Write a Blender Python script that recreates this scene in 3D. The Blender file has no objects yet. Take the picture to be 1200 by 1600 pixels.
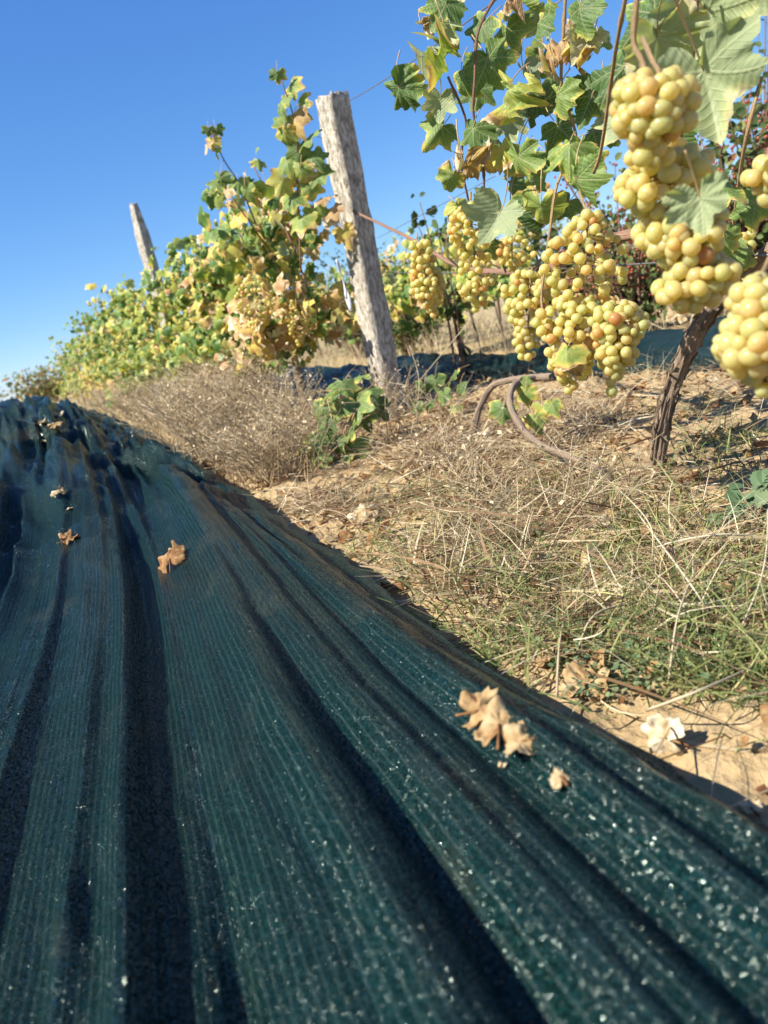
import bpy, math, random
import numpy as np
from mathutils import Vector, Matrix, Quaternion

random.seed(7); rng = np.random.default_rng(11)
sc = bpy.context.scene
COL = sc.collection
# ---------------------------------------------------------------- camera
F = 1202.0; CAMH = 0.42
ROLL = math.radians(13.5); PITCH = math.radians(14.2)
_up = np.array([-math.sin(ROLL)*math.cos(PITCH), math.cos(ROLL)*math.cos(PITCH), math.sin(PITCH)])
_v = np.array([20-600, 800-612, -F]); _Y = _v-_up*(_up@_v); _Y /= np.linalg.norm(_Y); _X = np.cross(_Y, _up)
RC = np.array([_X, _Y, _up]); CAMP = np.array([0, 0, CAMH])
cam_d = bpy.data.cameras.new('camera'); cam = bpy.data.objects.new('camera', cam_d); COL.objects.link(cam)
m = Matrix.Identity(4)
for i in range(3):
    for j in range(3): m[i][j] = RC[i][j]
m.translation = CAMP; cam.matrix_world = m
cam_d.sensor_fit = 'VERTICAL'; cam_d.sensor_height = 36; cam_d.lens = 36*F/1600
cam_d.clip_start = 0.01; cam_d.clip_end = 2000
cam_d.dof.use_dof = True; cam_d.dof.focus_distance = 1.2; cam_d.dof.aperture_fstop = 6.2
sc.camera = cam
# ---------------------------------------------------------------- sky and sun
SUN_EL = math.radians(43); SH_AZ = math.radians(91)      # shadows fall towards +X
w = bpy.data.worlds.new('World'); sc.world = w; w.use_nodes = True
nt = w.node_tree; bg = nt.nodes['Background']
sky = nt.nodes.new('ShaderNodeTexSky'); sky.sky_type = 'NISHITA'; sky.sun_disc = False
sky.sun_elevation = SUN_EL; sky.sun_rotation = SH_AZ+math.pi
sky.altitude = 1800; sky.air_density = 0.8; sky.dust_density = 0.0; sky.ozone_density = 3.2
sp_ = nt.nodes.new('ShaderNodeSeparateColor'); cb_ = nt.nodes.new('ShaderNodeCombineColor'); nt.links.new(sky.outputs[0], sp_.inputs[0])
for i_, (pw, kk) in enumerate([(1.08, .46), (.80, .81), (.50, 1.70)]):          # the clear autumn sky of the photograph: bluer, flatter towards the horizon
    p_ = nt.nodes.new('ShaderNodeMath'); p_.operation = 'POWER'; p_.inputs[1].default_value = pw; nt.links.new(sp_.outputs[i_], p_.inputs[0])
    q_ = nt.nodes.new('ShaderNodeMath'); q_.operation = 'MULTIPLY'; q_.inputs[1].default_value = kk; nt.links.new(p_.outputs[0], q_.inputs[0]); nt.links.new(q_.outputs[0], cb_.inputs[i_])
nt.links.new(cb_.outputs[0], bg.inputs[0]); bg.inputs[1].default_value = 0.12
sl = bpy.data.lights.new('sun', 'SUN'); sun = bpy.data.objects.new('sun', sl); COL.objects.link(sun)
sl.energy = 5.0; sl.angle = math.radians(0.53); sl.color = (1, .94, .84)
_sd = Vector((math.sin(SH_AZ)*math.cos(SUN_EL), math.cos(SH_AZ)*math.cos(SUN_EL), -math.sin(SUN_EL)))
sun.rotation_euler = _sd.to_track_quat('-Z', 'Y').to_euler()
sc.view_settings.view_transform = 'Standard'; sc.view_settings.look = 'None'
sc.view_settings.exposure = 1.06; sc.view_settings.gamma = 1.0
sc.cycles.max_bounces = 6; sc.cycles.transparent_max_bounces = 12
sc.cycles.sample_clamp_indirect = 6.0; sc.cycles.use_denoising = True

# ---------------------------------------------------------------- helpers
def ray(x, y):
    d = np.array([x-600, 800-y, -F]); return RC@(d/np.linalg.norm(d))
def P(x, y, d): return CAMP+ray(x, y)*d
def G(x, y, z=0.0):
    d = ray(x, y); return CAMP+d*((z-CAMH)/d[2])
def unit(v):
    v = np.asarray(v, float); return v/(np.linalg.norm(v)+1e-12)
def sstep(a, b, x):
    t = np.clip((x-a)/(b-a), 0, 1); return t*t*(3-2*t)
def vnoise(x, y, seed=0):
    x = np.asarray(x, float); y = np.asarray(y, float)
    xi = np.floor(x).astype(np.int64); yi = np.floor(y).astype(np.int64); fx = x-xi; fy = y-yi
    fx = fx*fx*(3-2*fx); fy = fy*fy*(3-2*fy)
    def h(a, b):
        n = (a*374761393+b*668265263+seed*1442695041) & 0xffffffff
        n = ((n ^ (n >> 13))*1274126177) & 0xffffffff
        return ((n ^ (n >> 16)) & 0xffff)/32767.5-1
    return (h(xi, yi)*(1-fx)+h(xi+1, yi)*fx)*(1-fy)+(h(xi, yi+1)*(1-fx)+h(xi+1, yi+1)*fx)*fy
def fbm(x, y, seed=0, oct=4):
    s = 0; a = 1
    for o in range(oct):
        s = s+a*vnoise(x*2**o, y*2**o, seed+o*17); a *= .5
    return s

class MB:
    """collects vertices, faces, per-vertex tone / rim and uv for one mesh"""
    def __init__(s): s.v = []; s.f = []; s.tone = []; s.rim = []; s.uv = []; s.mi = []; s.n = 0
    def add(s, v, f, tone=0.0, rim=0.0, uv=None, mi=0):
        v = np.asarray(v, float).reshape(-1, 3); n = len(v)
        s.v.append(v)
        for q in f: s.f.append([i+s.n for i in q]); s.mi.append(mi)
        s.tone.append(np.broadcast_to(np.asarray(tone, float), (n,)))
        s.rim.append(np.broadcast_to(np.asarray(rim, float), (n,)))
        s.uv.append(np.zeros((n, 2)) if uv is None else np.asarray(uv, float)); s.n += n
    def tube(s, pts, rad, sides=7, tone=0.0, mi=0, wob=0, seed=0):
        pts = np.asarray(pts, float); k = len(pts)
        rad = np.broadcast_to(np.asarray(rad, float), (k,)); a0 = None; V = []
        L = 0
        UV = []
        for i in range(k):
            t = unit(pts[min(i+1, k-1)]-pts[max(i-1, 0)])
            if i: L += np.linalg.norm(pts[i]-pts[i-1])
            a = np.cross(t, [0, 0, 1.0]) if a0 is None else a0-t*(a0@t)
            if np.linalg.norm(a) < 1e-4: a = np.cross(t, [1.0, 0, 0])
            a = unit(a); a0 = a; b = np.cross(t, a)
            for j in range(sides):
                th = 2*math.pi*j/sides; r = rad[i]
                if wob: r *= 1+wob*(vnoise(j*1.7+seed, L*60+seed*3.1, seed)+.6*vnoise(j*.9, L*14+seed, seed+5))
                V.append(pts[i]+r*(math.cos(th)*a+math.sin(th)*b)); UV.append((j/sides, L))
        Fc = [(i*sides+j, i*sides+(j+1) % sides, (i+1)*sides+(j+1) % sides, (i+1)*sides+j) for i in range(k-1) for j in range(sides)]
        Fc.append(tuple(range(sides))[::-1]); Fc.append(tuple(range((k-1)*sides, k*sides)))
        s.add(V, Fc, tone, 0, UV, mi)
    def build(s, name, mats, parent=None, smooth=True):
        me = bpy.data.meshes.new(name)
        V = np.concatenate(s.v); me.from_pydata(V.tolist(), [], s.f)
        for k, d in (('tone', s.tone), ('rim', s.rim)):
            at = me.attributes.new(k, 'FLOAT', 'POINT'); at.data.foreach_set('value', np.concatenate(d).astype(np.float32))
        ul = me.uv_layers.new(name='uv'); li = np.empty(len(me.loops), np.int32); me.loops.foreach_get('vertex_index', li)
        ul.data.foreach_set('uv', np.concatenate(s.uv)[li].astype(np.float32).ravel())
        mats = mats if isinstance(mats, (list, tuple)) else [mats]
        for q in mats: me.materials.append(q)
        if len(mats) > 1: me.polygons.foreach_set('material_index', np.array(s.mi, np.int32))
        if smooth: me.polygons.foreach_set('use_smooth', np.ones(len(me.polygons), bool))
        me.update()
        o = bpy.data.objects.new(name, me); COL.objects.link(o)
        if parent: o.parent = parent
        return o
def tag(o, label=None, cat=None, group=None, kind=None):
    if label: o['label'] = label
    if cat: o['category'] = cat
    if group: o['group'] = group
    if kind: o['kind'] = kind
    return o
def empty(name, loc, label, cat, group=None, rz=0):
    o = bpy.data.objects.new(name, None); COL.objects.link(o); o.location = loc; o.rotation_euler = (0, 0, rz)
    o.empty_display_size = .02
    return tag(o, label, cat, group)
def rebase(o, loc):
    """move a mesh's origin to loc (its parent's place), keeping the geometry where it is"""
    o.data.transform(Matrix.Translation(-Vector(loc)))
def smooth_path(pts, n=6):
    pts = np.asarray(pts, float)
    if len(pts) < 3: return np.array([pts[0]+(pts[-1]-pts[0])*t for t in np.linspace(0, 1, n+1)])
    E = np.vstack([2*pts[0]-pts[1], pts, 2*pts[-1]-pts[-2]]); out = []
    for i in range(1, len(E)-2):
        p0, p1, p2, p3 = E[i-1:i+3]
        for t in np.linspace(0, 1, n, endpoint=False):
            out.append(.5*((2*p1)+(-p0+p2)*t+(2*p0-5*p1+4*p2-p3)*t*t+(-p0+3*p1-3*p2+p3)*t**3))
    out.append(E[-2]); return np.array(out)

# ---------------------------------------------------------------- materials
class NG:
    def __init__(s, name):
        s.m = bpy.data.materials.new(name); s.m.use_nodes = True; s.t = s.m.node_tree
        s.p = s.t.nodes['Principled BSDF']; s.out = s.t.nodes['Material Output']
    def n(s, typ, **k):
        q = s.t.nodes.new('ShaderNode'+typ)
        for a, b in k.items(): setattr(q, a, b)
        return q
    def l(s, a, b): s.t.links.new(a, b)
    def val(s, sock, x):
        if hasattr(x, 'node'): s.l(x, sock)
        else: sock.default_value = x
    def math(s, op, a, b=0.0, clamp=False):
        q = s.n('Math', operation=op, use_clamp=clamp); s.val(q.inputs[0], a); s.val(q.inputs[1], b); return q.outputs[0]
    def noise(s, vec, scale, detail=4, rough=.55, dist=0):
        q = s.n('TexNoise'); q.inputs['Scale'].default_value = scale; q.inputs['Detail'].default_value = detail
        q.inputs['Roughness'].default_value = rough; q.inputs['Distortion'].default_value = dist
        if vec is not None: s.l(vec, q.inputs['Vector'])
        return q
    def ramp(s, fac, stops):
        q = s.n('ValToRGB'); e = q.color_ramp.elements
        while len(e) < len(stops): e.new(.5)
        for i, (p, c) in enumerate(stops):
            e[i].position = p; e[i].color = (c, c, c, 1) if not isinstance(c, tuple) else (*c, 1)
        s.l(fac, q.inputs[0]); return q.outputs[0]
    def mix(s, fac, a, b, mode='MIX'):
        q = s.n('Mix', data_type='RGBA', blend_type=mode); s.val(q.inputs[0], fac)
        for k, x in ((6, a), (7, b)):
            if isinstance(x, tuple): x = (*x, 1) if len(x) == 3 else x
            s.val(q.inputs[k], x)
        return q.outputs[2]
    def attr(s, name): return s.n('Attribute', attribute_name=name).outputs['Fac']
    def bump(s, h, strength, dist, normal=None):
        q = s.n('Bump'); q.inputs['Strength'].default_value = strength; q.inputs['Distance'].default_value = dist
        s.l(h, q.inputs['Height'])
        if normal is not None: s.l(normal, q.inputs['Normal'])
        return q.outputs[0]
    def set(s, **k):
        for a, b in k.items():
            s.val(s.p.inputs[a.replace('_', ' ')], b)
        return s

def mat_soil():
    g = NG('soil'); pos = g.n('NewGeometry').outputs['Position']
    a = g.noise(pos, 1.3, 5).outputs[0]; b = g.noise(pos, 38, 6, .65).outputs[0]; c = g.noise(pos, 7, 4).outputs[0]
    col = g.mix(g.ramp(c, [(.3, 0.0), (.7, 1.0)]), (.28, .19, .09), (.40, .285, .145))
    col = g.mix(g.ramp(b, [(.35, 0.0), (.75, 1.0)]), col, (.45, .335, .185))
    far = g.n('Attribute', attribute_name='tone').outputs['Fac']
    fc = g.mix(g.ramp(a, [(.35, 0.0), (.65, 1.0)]), (.34, .26, .12), (.40, .31, .16))
    col = g.mix(far, col, fc)
    v = g.n('TexVoronoi'); v.inputs['Scale'].default_value = 55; g.l(pos, v.inputs['Vector'])
    h = g.math('ADD', g.math('MULTIPLY', b, 1.0), g.math('MULTIPLY', v.outputs['Distance'], .7))
    nb = g.bump(h, .8, .012); nb = g.bump(g.noise(pos, 260, 3).outputs[0], .5, .002, nb)
    g.set(Base_Color=col, Roughness=.95, Normal=nb); g.p.inputs['Specular IOR Level'].default_value = .15
    return g.m
def add_translucent(g, col, fac, nrm=None):
    tr = g.n('BsdfTranslucent'); g.l(col, tr.inputs[0]); mx = g.n('MixShader'); g.val(mx.inputs[0], fac)
    g.l(g.p.outputs[0], mx.inputs[1]); g.l(tr.outputs[0], mx.inputs[2]); g.l(mx.outputs[0], g.out.inputs[0])
    return mx
def mat_leaf(name='vine_leaf', veins=True, gain=1.0):
    g = NG(name); tone = g.attr('tone'); rim = g.attr('rim')
    uv = g.n('UVMap', uv_map='uv').outputs[0]
    ns = g.noise(g.n('NewGeometry').outputs['Position'], 30, 4).outputs[0]
    ns2 = g.noise(g.n('NewGeometry').outputs['Position'], 110, 3).outputs[0]
    r3 = g.math('POWER', rim, 3.5)
    t = g.math('ADD', tone, g.math('MULTIPLY', g.math('SUBTRACT', ns, .5), .38))
    t = g.math('ADD', t, g.math('MULTIPLY', r3, g.ramp(g.noise(g.n('NewGeometry').outputs['Position'], 13, 3).outputs[0], [(.46, .05), (.66, .75)])))
    t = g.math('ADD', t, g.math('MULTIPLY', g.math('SUBTRACT', ns2, .5), .12), True)
    t = g.math('ADD', t, g.ramp(g.noise(g.n('NewGeometry').outputs['Position'], 52, 3).outputs[0], [(.66, 0.0), (.74, .42)]), True)
    k = gain
    col = g.ramp(t, [(0, (.040*k, .080*k, .022*k)), (.25, (.085*k, .150*k, .036*k)), (.42, (.18*k, .25*k, .055*k)), (.55, (.40*k, .38*k, .08*k)),
                     (.68, (.52*k, .37*k, .10*k)), (.80, (.30*k, .17*k, .075*k)), (.92, (.42*k, .30*k, .17*k)), (1, (.60*k, .48*k, .31*k))])
    if veins:
        sx = g.n('SeparateXYZ'); g.l(uv, sx.inputs[0]); X, Y = sx.outputs[0], sx.outputs[1]; mn = None
        for a in (0, 57, -57, 112, -112):
            ca, sa = math.cos(math.radians(a)), math.sin(math.radians(a))
            al = g.math('ADD', g.math('MULTIPLY', X, sa), g.math('MULTIPLY', Y, ca))
            pr = g.math('ABSOLUTE', g.math('SUBTRACT', g.math('MULTIPLY', X, ca), g.math('MULTIPLY', Y, sa)))
            d = g.math('ADD', pr, g.math('MULTIPLY', g.math('LESS_THAN', al, 0.0), 1.0))
            # side veins: herringbone stripes leaving each main vein
            if mn is None: mn, am = d, al
            else:
                ls = g.math('LESS_THAN', d, mn); am = g.math('ADD', g.math('MULTIPLY', al, ls), g.math('MULTIPLY', am, g.math('SUBTRACT', 1.0, ls))); mn = g.math('MINIMUM', mn, d)
        vein = g.ramp(mn, [(0.008, 1.0), (.028, 0.0)])
        sf = g.math('FRACT', g.math('MULTIPLY', g.math('SUBTRACT', am, g.math('MULTIPLY', mn, .85)), 7.5)); sv = g.ramp(g.math('ABSOLUTE', g.math('SUBTRACT', sf, .5)), [(.05, .75), (.12, 0.0)])
        vein = g.math('MAXIMUM', vein, sv)
        wv = g.n('TexWave', wave_type='BANDS', bands_direction='DIAGONAL'); wv.inputs['Scale'].default_value = 4.2; wv.inputs['Distortion'].default_value = 3.0
        g.l(uv, wv.inputs['Vector'])
        col = g.mix(g.math('MULTIPLY', vein, .6), col, g.mix(.55, col, (.55, .52, .28)))
        hh = g.math('ADD', g.math('MULTIPLY', vein, -.8), g.math('MULTIPLY', wv.outputs['Fac'], .4))
        hh = g.math('ADD', hh, g.math('MULTIPLY', ns2, .8))
        nb = g.bump(hh, .55, .0016)
        g.set(Normal=nb)
    back = g.n('NewGeometry').outputs['Backfacing']
    pale = g.mix(.62, col, (.40, .44, .28))
    col = g.mix(back, col, pale)
    g.set(Base_Color=col, Roughness=.52); g.p.inputs['Specular IOR Level'].default_value = .35
    tc = g.mix(1.0, col, (1.25, 1.25, .55), 'MULTIPLY')
    add_translucent(g, tc, .34)
    return g.m
def mat_dryleaf():
    g = NG('dry_leaf'); tone = g.attr('tone'); rim = g.attr('rim'); pos = g.n('NewGeometry').outputs['Position']
    ns = g.noise(pos, 60, 5, .6).outputs[0]
    t = g.math('ADD', tone, g.math('MULTIPLY', g.math('SUBTRACT', ns, .52), 1.5), True)
    col = g.ramp(t, [(0, (.16, .070, .030)), (.3, (.30, .16, .065)), (.55, (.44, .30, .14)), (.8, (.54, .42, .24)), (1, (.68, .60, .44))])
    g.set(Base_Color=col, Roughness=.75, Normal=g.bump(ns, .6, .002)); g.p.inputs['Specular IOR Level'].default_value = .2
    add_translucent(g, col, .25); return g.m
def mat_berry():
    g = NG('grape_skin'); oi = g.n('ObjectInfo'); rnd = oi.outputs['Random']
    oc = g.n('TexCoord').outputs['Object']; off = g.n('VectorMath', operation='ADD'); g.l(oc, off.inputs[0]); g.l(g.math('MULTIPLY', rnd, 37.0), off.inputs[1])
    nz = g.noise(off.outputs[0], 65, 3).outputs[0]; nf = g.noise(off.outputs[0], 900, 2).outputs[0]
    tone = g.attr('tone'); r2 = g.math('ADD', rnd, tone)
    r2 = g.math('FRACT', r2)
    col = g.ramp(r2, [(0, (.55, .56, .21)), (.30, (.63, .585, .23)), (.80, (.68, .58, .24)), (.955, (.67, .49, .18)), (.985, (.60, .34, .10)), (1, (.48, .20, .05))])
    spot = g.ramp(nz, [(.56, 0.0), (.72, 1.0)])
    col = g.mix(g.math('MULTIPLY', spot, .45), col, (.64, .46, .18))
    bloom = g.ramp(g.noise(off.outputs[0], 120, 3).outputs[0], [(.40, 0.0), (.66, .40)])
    col = g.mix(bloom, col, (.74, .67, .46))
    sp = g.ramp(nf, [(.66, 0.0), (.72, 1.0)]); col = g.mix(g.math('MULTIPLY', sp, .5), col, (.40, .22, .08))
    g.set(Base_Color=col, Roughness=g.math('ADD', .20, g.math('MULTIPLY', bloom, .6)))
    g.p.inputs['Subsurface Weight'].default_value = 1.0; g.p.inputs['Subsurface Radius'].default_value = (1.0, .68, .20); g.p.inputs['Subsurface Scale'].default_value = .012
    g.p.inputs['Specular IOR Level'].default_value = .5
    add_translucent(g, g.mix(1.0, col, (1.30, 1.25, .80), 'MULTIPLY'), .48)
    return g.m
def mat_bark(name, c1, c2, sc_=1.0, cut=None):
    g = NG(name); uv = g.n('UVMap', uv_map='uv').outputs[0]; pos = g.n('NewGeometry').outputs['Position']
    mp = g.n('Mapping'); mp.inputs['Scale'].default_value = (16, 22*sc_, 1); g.l(uv, mp.inputs[0])
    a = g.noise(mp.outputs[0], 1.0, 6, .7, .6).outputs[0]; b = g.noise(pos, 140, 4).outputs[0]
    f = g.ramp(a, [(.32, 0.0), (.68, 1.0)])
    col = g.mix(f, c1, c2); col = g.mix(g.math('MULTIPLY', b, .35), col, (.5, .42, .33))
    g.set(Base_Color=col, Roughness=.9, Normal=g.bump(g.math('ADD', a, g.math('MULTIPLY', b, .4)), 1.0, .008)); g.p.inputs['Specular IOR Level'].default_value = .15
    return g.m
def mat_strand(name, stops, rough=.7, trans=.25):
    g = NG(name); tone = g.attr('tone'); col = g.ramp(tone, stops)
    g.set(Base_Color=col, Roughness=rough); g.p.inputs['Specular IOR Level'].default_value = .25
    add_translucent(g, col, trans); return g.m
def mat_post():
    g = NG('weathered_post'); pos = g.n('TexCoord').outputs['Object']
    mp = g.n('Mapping'); mp.inputs['Scale'].default_value = (1, 1, .42); g.l(pos, mp.inputs[0])
    a = g.noise(mp.outputs[0], 75, 7, .7).outputs[0]; b = g.noise(pos, 9, 5).outputs[0]; c = g.noise(pos, 210, 3).outputs[0]
    col = g.mix(g.ramp(a, [(.40, 0.0), (.60, 1.0)]), (.22, .19, .145), (.66, .60, .50))
    col = g.mix(g.ramp(b, [(.45, 0.0), (.72, .6)]), col, (.33, .29, .22))
    col = g.mix(g.ramp(c, [(.30, .9), (.38, 0.0)]), col, (.08, .065, .05))
    h = g.math('ADD', a, g.math('MULTIPLY', c, .4))
    g.set(Base_Color=col, Roughness=.93, Normal=g.bump(h, 1.0, .010)); g.p.inputs['Specular IOR Level'].default_value = .12
    return g.m
def mat_plain(name, col, rough=.6, metal=0.0):
    g = NG(name); pos = g.n('NewGeometry').outputs['Position']
    c = g.mix(g.noise(pos, 45, 4).outputs[0], tuple(x*.7 for x in col), tuple(min(1, x*1.2) for x in col))
    g.set(Base_Color=c, Roughness=rough, Metallic=metal); return g.m
def mat_net():
    g = NG('shade_cloth'); uv = g.n('UVMap', uv_map='uv').outputs[0]; pos = g.n('NewGeometry').outputs['Position']
    sx = g.n('SeparateXYZ'); g.l(uv, sx.inputs[0]); U, V = sx.outputs[0], sx.outputs[1]
    wob = g.math('MULTIPLY', g.math('SUBTRACT', g.noise(uv, 14, 2).outputs[0], .5), .0035)
    Uw = g.math('ADD', U, wob)
    fr = g.math('FRACT', g.math('DIVIDE', Uw, .0074)); d = g.math('ABSOLUTE', g.math('SUBTRACT', fr, .5))
    # stitch chain: thin line, beaded along the fabric
    bead = g.math('SINE', g.math('MULTIPLY', V, 2*math.pi/.0036))
    zig = g.math('MULTIPLY', bead, .035)
    dz = g.math('ABSOLUTE', g.math('ADD', g.math('SUBTRACT', fr, .5), zig))
    st = g.ramp(dz, [(.035, 1.0), (.095, 0.0)])
    brk = g.ramp(g.noise(uv, 420, 2).outputs[0], [(.38, .25), (.58, 1.0)])
    stm = g.math('MULTIPLY', st, brk)
    # flat tapes between the chains: little facets that catch the sun
    mp = g.n('Mapping'); mp.inputs['Scale'].default_value = (1200, 700, 1); g.l(uv, mp.inputs[0])
    vo = g.n('TexVoronoi', voronoi_dimensions='2D'); vo.inputs['Scale'].default_value = 1.0; g.l(mp.outputs[0], vo.inputs['Vector'])
    c0 = g.n('VectorMath', operation='SUBTRACT'); g.l(vo.outputs['Color'], c0.inputs[0]); c0.inputs[1].default_value = (.5, .5, .5)
    sc0 = g.n('VectorMath', operation='SCALE'); g.l(c0.outputs[0], sc0.inputs[0]); g.l(g.math('MULTIPLY', g.math('SUBTRACT', 1.0, g.math('MULTIPLY', st, .8)), 1.08), sc0.inputs['Scale'])
    hh = g.math('ADD', g.math('MULTIPLY', stm, 1.0), g.math('MULTIPLY', vo.outputs['Distance'], .6))
    nb = g.bump(hh, .8, .0016)
    ad = g.n('VectorMath', operation='ADD'); g.l(nb, ad.inputs[0]); g.l(sc0.outputs[0], ad.inputs[1])
    no = g.n('VectorMath', operation='NORMALIZE'); g.l(ad.outputs[0], no.inputs[0])
    cell = g.n('SeparateXYZ'); g.l(vo.outputs['Color'], cell.inputs[0])
    big = g.noise(pos, 5.5, 4).outputs[0]; dust = g.ramp(g.noise(pos, 8.0, 5, .6).outputs[0], [(.58, 0.0), (.74, .5)])
    col = g.mix(g.ramp(big, [(.3, 0.0), (.7, 1.0)]), (.0010, .0064, .0060), (.0021, .0108, .0105))
    col = g.mix(g.math('POWER', cell.outputs[0], 3.0), col, (.009, .047, .044))
    col = g.mix(dust, col, (.045, .047, .034))
    col = g.mix(g.math('MULTIPLY', stm, .6), col, (.060, .092, .086))
    g.set(Base_Color=col, Roughness=.15, Normal=no.outputs[0]); g.p.inputs['Specular Tint'].default_value = (.78, .98, .86, 1); g.l(g.ramp(cell.outputs[1], [(.34, .02), (.44, 1.0)]), g.p.inputs['Specular IOR Level'])
    # open weave: small holes in the middle of each mesh
    hole = g.math('MULTIPLY', g.ramp(d, [(.26, 0.0), (.36, 1.0)]), g.ramp(g.math('SINE', g.math('MULTIPLY', V, 2*math.pi/.0052)), [(.62, 0.0), (.72, 1.0)]))
    tr = g.n('BsdfTransparent'); mx = g.n('MixShader'); g.l(g.math('MULTIPLY', hole, .22), mx.inputs[0])
    g.l(g.p.outputs[0], mx.inputs[1]); g.l(tr.outputs[0], mx.inputs[2]); g.l(mx.outputs[0], g.out.inputs[0])
    return g.m

M = dict(soil=mat_soil(), leaf=mat_leaf('vine_leaf', True, 1.25), foliage=mat_leaf('vine_foliage', False, 1.4), dry=mat_dryleaf(), berry=mat_berry(),
         bark=mat_bark('vine_bark', (.15, .10, .065), (.40, .285, .195)), post=mat_post(), net=mat_net(),
         cane=mat_bark('ripe_cane', (.50, .30, .12), (.70, .48, .24), .5), redcane=mat_bark('brown_cane', (.20, .09, .06), (.36, .19, .11), .5),
         petiole=mat_plain('leaf_stalk', (.40, .27, .13), .5), wire=mat_plain('galvanised_wire', (.22, .21, .20), .45, .6),
         tape=mat_plain('white_plastic', (.80, .80, .82), .4),
         straw=mat_strand('straw', [(0, (.13, .065, .033)), (.35, (.29, .19, .105)), (.7, (.52, .42, .25)), (1, (.72, .64, .45))]),
         grass=mat_strand('grass_blade', [(0, (.05, .085, .025)), (.5, (.14, .19, .06)), (.8, (.33, .33, .12)), (1, (.55, .47, .22))]),
         weed=mat_strand('weed_leaf', [(0, (.07, .13, .06)), (.5, (.14, .21, .10)), (1, (.25, .29, .14))]),
         brush=mat_strand('dead_brush', [(0, (.29, .205, .115)), (.5, (.45, .345, .20)), (1, (.62, .51, .34))], .85, .15),
         redberry=mat_strand('red_haw', [(0, (.30, .05, .04)), (1, (.42, .13, .08))], .35, .1),
         bush=mat_strand('bush_leaf', [(0, (.04, .075, .022)), (.5, (.11, .155, .045)), (.8, (.28, .28, .09)), (1, (.36, .17, .07))], .6, .3))

# ---------------------------------------------------------------- the ground
def ground_z(x, y):
    x = np.asarray(x, float); y = np.asarray(y, float)
    near = np.exp(-(np.maximum(0, np.hypot(x-1, y-1.5)-4)/3)**2)
    z = near*(.012*fbm(x*3.1, y*3.1, 3)+.011*fbm(x*13, y*13, 9, 3)+.0045*np.abs(vnoise(x*45, y*45, 21)))
    z = z+.014*np.exp(-((x-1.75)/.2)**2)*(near)            # low ridge of raked soil before the second net
    z = z-.01*np.exp(-((x-.1)/.5)**2)*near
    z = z+.9*sstep(5, 40, x)+.06*vnoise(x*.4, y*.4, 31)*sstep(3, 6, x)
    return z
def axis(lo, hi, dlo, dhi, step):
    mid = np.arange(dlo, dhi, step)
    g = 1.22; out = [dhi]; s = step
    while out[-1] < hi: s *= g; out.append(out[-1]+s)
    lft = [dlo]; s = step
    while lft[-1] > lo: s *= g; lft.append(lft[-1]-s)
    return np.array(sorted(set(lft[1:]))+list(mid)+out)
gx = axis(-300, 300, .25, 2.7, .0125); gy = axis(-300, 600, .2, 4.2, .016)
GX, GY = np.meshgrid(gx, gy); GZ = ground_z(GX, GY); nx, ny = len(gx), len(gy)
mb = MB(); idx = np.arange(nx*ny).reshape(ny, nx)
fc = np.stack([idx[:-1, :-1], idx[:-1, 1:], idx[1:, 1:], idx[1:, :-1]], -1).reshape(-1, 4).tolist()
far = sstep(2.6, 4.0, GX)+sstep(6, 12, GY); mb.add(np.stack([GX, GY, GZ], -1).reshape(-1, 3), fc, np.clip(far, 0, 1).ravel())
tag(mb.build('ground', M['soil']), 'dry tan vineyard soil with crumbs of earth', 'ground', kind='structure')
def gz(x, y): return float(ground_z(x, y))

# ---------------------------------------------------------------- the nets
EY = np.array([-1, 0, .31, .62, .88, 1.35, 2.4, 3.5, 4.6, 7, 9]); EX = np.array([.33, .335, .341, .346, .362, .405, .485, .57, .63, .72, .75])
def edge_s(y): return np.interp(y, EY, EX)
def edge_x(y): return edge_s(y)+.008*vnoise(y*5, 0*y+3, 4)+.005*vnoise(y*17, 0*y+3, 44)
FOLDS = [  # place in from the hem (m of cloth), height, half width towards the sun side, half width on the shade side
 (.425, .036, .070, .050), (.292, .044, .065, .058), (.180, .054, .080, .048), (.100, .036, .026, .016), (.050, .024, .022, .016), (.355, -.022, .035, .035),
 (.550, .040, .075, .055), (.70, .044, .08, .06), (.88, .045, .09, .06), (1.10, .05, .10, .07)]
def cloth_u(X, Y):
    """distance in from the hem measured along the gathered cloth"""
    return (edge_s(Y)-X)/(.76+.32*np.exp(-np.maximum(Y-.1, -.3)/.55)+.05*np.maximum(Y-2, 0))
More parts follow.
